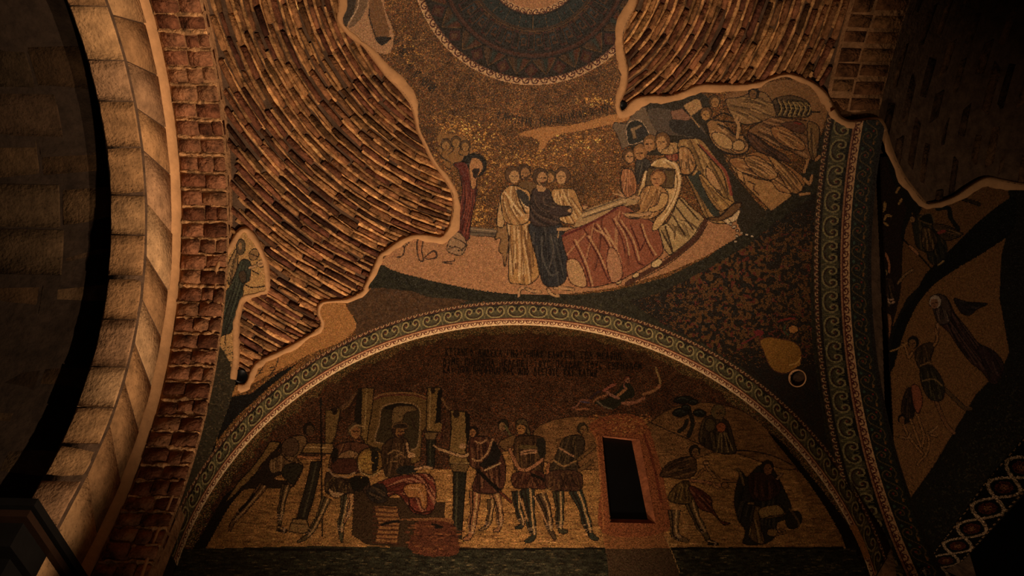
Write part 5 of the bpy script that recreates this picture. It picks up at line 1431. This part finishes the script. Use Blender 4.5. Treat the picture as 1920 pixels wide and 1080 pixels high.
    cv.robe('4a3022', '1a100c', '6a4c30', '650,480 870,480 890,600 800,620 640,600', [(760, 480), (770, 610)], 16, 2.2); cv.limb('6e5030', 6, '870,390 930,340 985,290'); cv.limb('6e5030', 6, '870,470 920,440 960,405'); cv.head(900, 175, 38, '7e5c36', '3a3020', .5); cv.limb('94623e', 5, '650,430 640,490')
    cv.L('8a6840', 3, '610,640 660,600')
    part(20, 'figure_leaning_behind', None)
    part(21, 'flying_figure', 'angel-like figure flying left to right with pink streaming folds')
    cv.view(1060, 690, .12966)
    cv.P('2a2a1e', '420,500 600,440 760,330 860,200 960,260 1000,400 860,470 700,600 560,560', edge=None)
    for q, c, w in (('100,580 180,540 230,460 340,470', '8a5c48', 3), ('150,600 250,590 340,595', '94603f', 3.4), ('230,490 340,500', '5c5064', 3), ('400,490 480,430 600,390 610,350', '9a6844', 3.4), ('560,330 640,270 720,235', '9a5c48', 5), ('600,350 680,400 770,440', 'a0705a', 5), ('760,400 820,350 880,300', 'b07c50', 4.6), ('830,510 950,510 1050,480 1130,445', 'a06c50', 6), ('1130,380 1240,350 1320,300 1370,260', 'a87850', 5), ('1370,240 1365,160 1330,70 1310,0', 'a88858', 4), ('360,440 450,360 500,340', '3c2c30', 4), ('460,480 560,560 660,590', '7a6a54', 3), ('860,180 850,240 860,300', '8a5a48', 3)): cv.L(c, w, q)
    cv.E('a87050', 1355, 260, 30, 22, 20); cv.head(900, 175, 48, 'a87658', '7a4434', .3)
    cv.view(1220, 720, .2963)
    part(22, 'dark_tree', 'dark tree with clumped leaves on the hill')
    cv.limb('26241a', 6, '240,330 265,250 240,150'); cv.limb('26241a', 5, '180,300 215,270 230,230')
    for x, y, a, b in ((205, 100, 60, 24), (270, 115, 30, 18), (190, 180, 52, 28), (310, 185, 42, 24), (225, 150, 30, 18)): cv.E('1c1f1a', x, y, a, b, R.uniform(-10, 10), '0f0f0c'); cv.L('3c4038', 2, [(x - a * .6, y - 4), (x, y - b * .5), (x + a * .5, y)])
    part(23, 'woman_on_hill', 'veiled woman with a child sitting on the hill')
    cv.robe('3e3222', '15110c', '665236', '330,230 380,200 440,210 490,240 520,330 540,430 450,440 310,370', [(400, 210), (420, 430)], 9, 2.4); cv.E('94522f', 445, 275, 30, 32, 0, '2a1610'); cv.E('54452c', 375, 260, 34, 44, 0, '1c1610'); cv.head(430, 185, 44, '6e5434', '6a5838', .2)
    for q in ('440,310 420,430', '450,310 450,430', '465,310 490,430', '475,310 520,420'): cv.L('8a7248', 2, q)
    part(24, 'stooping_soldier', 'soldier stooping right of the window with a flying cloak')
    leg('150,800 150,880 160,960 240,995', 9, '6a5234'); leg('250,740 290,850 340,940 370,1000', 9, '5e4c30'); leg('365,1000 430,1015', 5, '1c1a14')
    cv.robe('4c3622', '1a120d', '7a5a3a', '60,580 100,510 180,470 260,460 290,500 280,570 220,600 120,590', [(100, 560), (270, 500)], 8, 2.2); cv.robe('5a4426', '221810', '82663a', '150,650 220,610 250,640 260,740 200,760 110,730', [(200, 620), (190, 750)], 8, 2)
    cv.robe('5e3022', '24100c', '8c5a3e', '240,650 300,660 380,720 390,780 440,860 500,880 460,890 390,820 310,790 270,720', [(260, 660), (370, 760), (480, 880)], 6, 2.2)
    cv.head(280, 430, 34, '7a5834', '2a2218', .3); cv.limb('9a6844', 5, '250,610 340,620 430,640 480,640'); cv.limb('8a6038', 4, '290,590 340,540 400,570 450,610 550,615')
    part(25, 'falling_child', 'small pale child held by the stooping soldier')
    cv.E('a87c50', 350, 500, 20, 16, 0, '2a1c12'); cv.limb('a07448', 4, '350,520 380,560 410,590'); part(28, 'small_head'); cv.E('94683e', 470, 640, 22, 20, 0, '2a1c12'); part(25, 'falling_child', 'small pale child held by the stooping soldier'); cv.limb('a07448', 4, '390,600 400,640 430,660')
    part(26, 'mourning_woman', 'woman in a dark cloak seated at far right of the scene')
    cv.robe('2c2820', '100f0c', '4c4434', '680,520 750,510 800,580 850,680 890,780 860,850 800,880 790,960 720,1010 590,1010 600,930 550,850 530,720 570,560 610,590', [(700, 530), (680, 760), (650, 1000)], 14, 2.6)
    cv.robe('6a5030', '221a12', 'a08050', '600,760 660,750 640,860 620,960 680,1010 720,1000 700,900 690,800 800,760 840,790 850,830 760,850 720,850 700,780', [(650, 760), (660, 1000)], 9, 2.6); cv.P('947444', '690,790 800,765 845,820 760,835 700,850', edge='1c1610')
    cv.robe('36221a', '140e0b', '5a3a28', '620,580 720,560 800,600 820,680 740,740 640,720', [(700, 570), (720, 730)], 7, 2.4); cv.head(740, 535, 40, '7e5234', '2a2018', .2); cv.limb('947050', 4, '800,600 830,570'); cv.limb('6e5838', 4, '590,640 570,570 550,540'); cv.E('2c261c', 905, 860, 50, 60, 30, '12100c'); cv.E('94703f', 770, 940, 36, 26, 0, '241a12'); cv.limb('7a5834', 4, '800,950 850,940 820,920'); cv.L('6a5236', 3, '880,790 930,860 940,900')
    part(27, 'small_medallion', None); cv.E('22201a', 500, 0, 60, 40, 0, None)

def draw_pendentive(cv, parts):
    R = random.Random(6)
    def part(i, name, label=None):
        parts[i] = (name, label); cv.cur = i; cv.gold = 0
    cv.view(0, 0, 1)
    part(1, 'tan_hill', 'large tan hillside')
    cv.P('6e4c2c', '1690,480 1698,430 1712,395 1740,384 1800,366 1850,336 1890,350 1893,380 1800,460 1740,520 1700,560 1660,640 1690,520', False)
    cv.P('7c5632', '1893,420 1878,480 1875,560 1893,660 1880,690 1830,740 1795,800 1750,875 1698,948 1676,890 1655,830 1649,780 1655,730 1668,690 1690,600 1740,530 1800,470', False, '17130e')
    part(2, 'dark_ravine', 'dark ravine running up to the right')
    cv.P('10110e', '1668,690 1672,640 1690,590 1715,555 1735,515 1770,480 1830,420 1880,380 1905,372 1900,430 1850,470 1800,500 1750,535 1715,580 1690,640 1675,690')
    part(3, 'dark_red_ground', 'dark brown ground left of the hill')
    cv.P('261a14', '1655,260 1670,330 1700,390 1690,430 1692,480 1690,540 1672,620 1660,680 1640,690 1625,560 1632,420', False)
    part(4, 'dark_border', 'blackish border strip beside the transverse arch')
    cv.P('1a1510', '1600,250 1640,250 1640,700 1650,800 1680,960 1650,960 1610,800', False)
    for k in range(500):
        y = R.uniform(240, 1000); x = 1628 + R.gauss(0, 7) + max(0, (y - 620)) * .12
        cv.L(R.choice(['4a3220', '6a4a2c', '2a2a20', '5a2620', '30382c']), 2.2, [(x, y), (x + R.uniform(-4, 4), y + R.uniform(-4, 4))], False)
    part(5, 'dark_green_border', 'speckled dark green border along the lower edge')
    for k in range(900):
        t = R.random(); x = 1700 + 230 * t + R.uniform(0, 70); y = 960 - 300 * t + R.uniform(-20, 120)
        ix, iy = int(x + PAD), int(y + PAD)
        if cv.id[iy, ix] == 0: cv.L(R.choice(['2a2a1e', '3a3626', '141510', '332a1c']), 2, [(x, y), (x + R.uniform(-4, 4), y + R.uniform(-3, 3))], False)
    # figures
    cv.view(1600, 330, .2315)
    for nn, (q, w) in enumerate((('255,220 250,270 215,310 215,370', 5), ('215,370 250,350 270,320 305,325', 4), ('230,370 280,400', 4), ('390,190 370,225', 4), ('370,95 350,130', 4))): part(30 + max(0, nn - 2), 'small_child', 'small pale tumbling child on dark ground' if nn == 0 else None); cv.limb('a8804a', w, q)
    part(7, 'arm_raising_woman', 'woman raising one arm at the left edge')
    cv.limb('a86c48', 4, '290,780 290,710 270,650 245,610'); cv.head(250, 790, 30, '94704a', '8a7448', .2); cv.robe('3a2a1e', '15100c', '5c4630', '230,850 310,830 335,920 330,1030 280,1060 230,970', [(270, 840), (290, 1050)], 6, 2); cv.L('b08a68', 3, '235,930 220,1080 215,1180'); cv.L('b48c6c', 3, '250,950 280,1000 325,1000'); cv.L('b48c6c', 3, '260,1000 300,1030 330,1020')
    part(12, 'robe_hem'); cv.P('8a5c3c', '250,1120 310,1140 300,1290 260,1400 230,1300', edge='1c1410')
    part(8, 'armed_rider', 'crouching armed figure with wings of dark cloth')
    cv.robe('2c2a20', '10100c', '5e4c30', '480,330 560,320 640,380 720,480 760,580 740,660 660,720 610,680 590,620 520,580 490,480', [(560, 330), (640, 500), (690, 700)], 10, 2.2)
    cv.robe('4a3824', '1a140e', '8a6a44', '560,420 640,440 680,520 650,600 590,610 555,540', [(600, 430), (620, 600)], 6, 2); cv.P('1a1a14', '480,280 550,260 530,310 500,330', edge=None); cv.P('1a1a14', '530,340 620,300 650,390 560,370', edge='6a5436'); cv.head(480, 350, 28, '947048', '2a2018', -.4)
    cv.robe('4e3a26', '17120d', '8a6a44', '640,390 760,400 850,450 890,470 820,510 740,520 680,460', [(660, 420), (860, 480)], 7, 1.8); cv.P('8a3c34', '680,460 730,430 750,450 700,470', edge=None)
    cv.L('14110d', 3, '390,500 450,560 540,650 650,770'); cv.limb('a06c48', 5, '460,570 520,630'); cv.limb('8a6844', 4, '360,870 420,800 480,760'); cv.limb('1a1a14', 6, '680,265 770,260 790,340 850,430'); cv.limb('33281a', 5, '890,190 980,215 1020,230'); cv.L('a88858', 3, '690,720 730,690')
    cv.view(1600, 560, .315)
    part(9, 'fleeing_woman', 'woman in dark red robes bending forward at right')
    cv.robe('3a2420', '120d0b', '5e443a', '500,0 560,0 600,80 680,180 740,260 830,310 890,380 880,470 830,510 770,440 690,370 620,280 570,200 500,130', [(530, 20), (660, 240), (850, 500)], 12, 2.4)
    cv.robe('4a3a32', '1a1310', '7a6454', '460,-10 540,-20 580,60 570,140 510,150 480,80', [(500, 0), (530, 140)], 6, 2); cv.robe('2a2220', '100d0b', '443a34', '600,0 680,20 800,30 740,60 690,100 640,80', [(610, 20), (780, 40)], 5, 2); cv.head(485, 25, 36, '8a6248', 'a8927a', -.3); cv.limb('a07450', 4, '500,150 500,220 490,270'); cv.robe('33211e', '120d0b', '57403a', '740,290 820,300 890,380 890,440 830,500 780,400', [(770, 300), (850, 490)], 5, 2)
    part(10, 'soldier_with_raised_arm', 'soldier in dark armour striding in the middle of the hill')
    cv.limb('7e5636', 6, '490,600 520,680 560,760 600,800'); cv.limb('5e462c', 6, '545,540 610,600 660,650 700,655')
    cv.robe('3e2e1e', '14100c', '62492e', '375,300 450,260 480,290 460,360 470,410 400,420 370,360', [(420, 280), (430, 410)], 6, 2); cv.robe('302a1e', '100e0b', '5c5036', '400,410 480,410 540,510 530,600 460,600 410,520', [(440, 410), (480, 600)], 9, 2); cv.L('7a5a38', 3, '400,400 450,380 470,390'); cv.L('806440', 2.4, '410,490 480,480 530,520')
    cv.head(355, 265, 32, '7a5634', '1d1812', -.3); cv.limb('94683f', 4, '350,320 330,350 310,290 290,270'); cv.limb('94683f', 4, '480,280 500,240 490,180'); cv.L('a07848', 3, '200,320 260,300 320,265')
    part(11, 'overturned_figure', 'fallen reddish figure with dark cloak, limbs spread')
    cv.robe('2c2018', '120d0a', '4a3624', '330,530 360,560 370,640 350,720 300,740 285,660 300,580', [(330, 540), (320, 730)], 6, 2); cv.P('8e5238', '345,520 380,515 405,560 410,630 385,685 360,640 350,580', edge='2a140e')
    for q in ('380,690 400,750 420,820 400,900', '340,720 370,800 400,880', '300,750 320,800 360,860 410,920', '440,800 450,860 430,930 380,985'): cv.limb('94683e', 4, q)
    for q in ('270,820 320,830 340,800', '450,800 480,780 500,760', '460,810 495,820'): cv.limb('9a7048', 3, q)
    cv.head(290, 720, 24, '7a5234', '1d1610', 0)
build_vault(); build_fragment(); build_wall_arch(); build_right_arch(); build_lunette()
lp = build_pendentive()
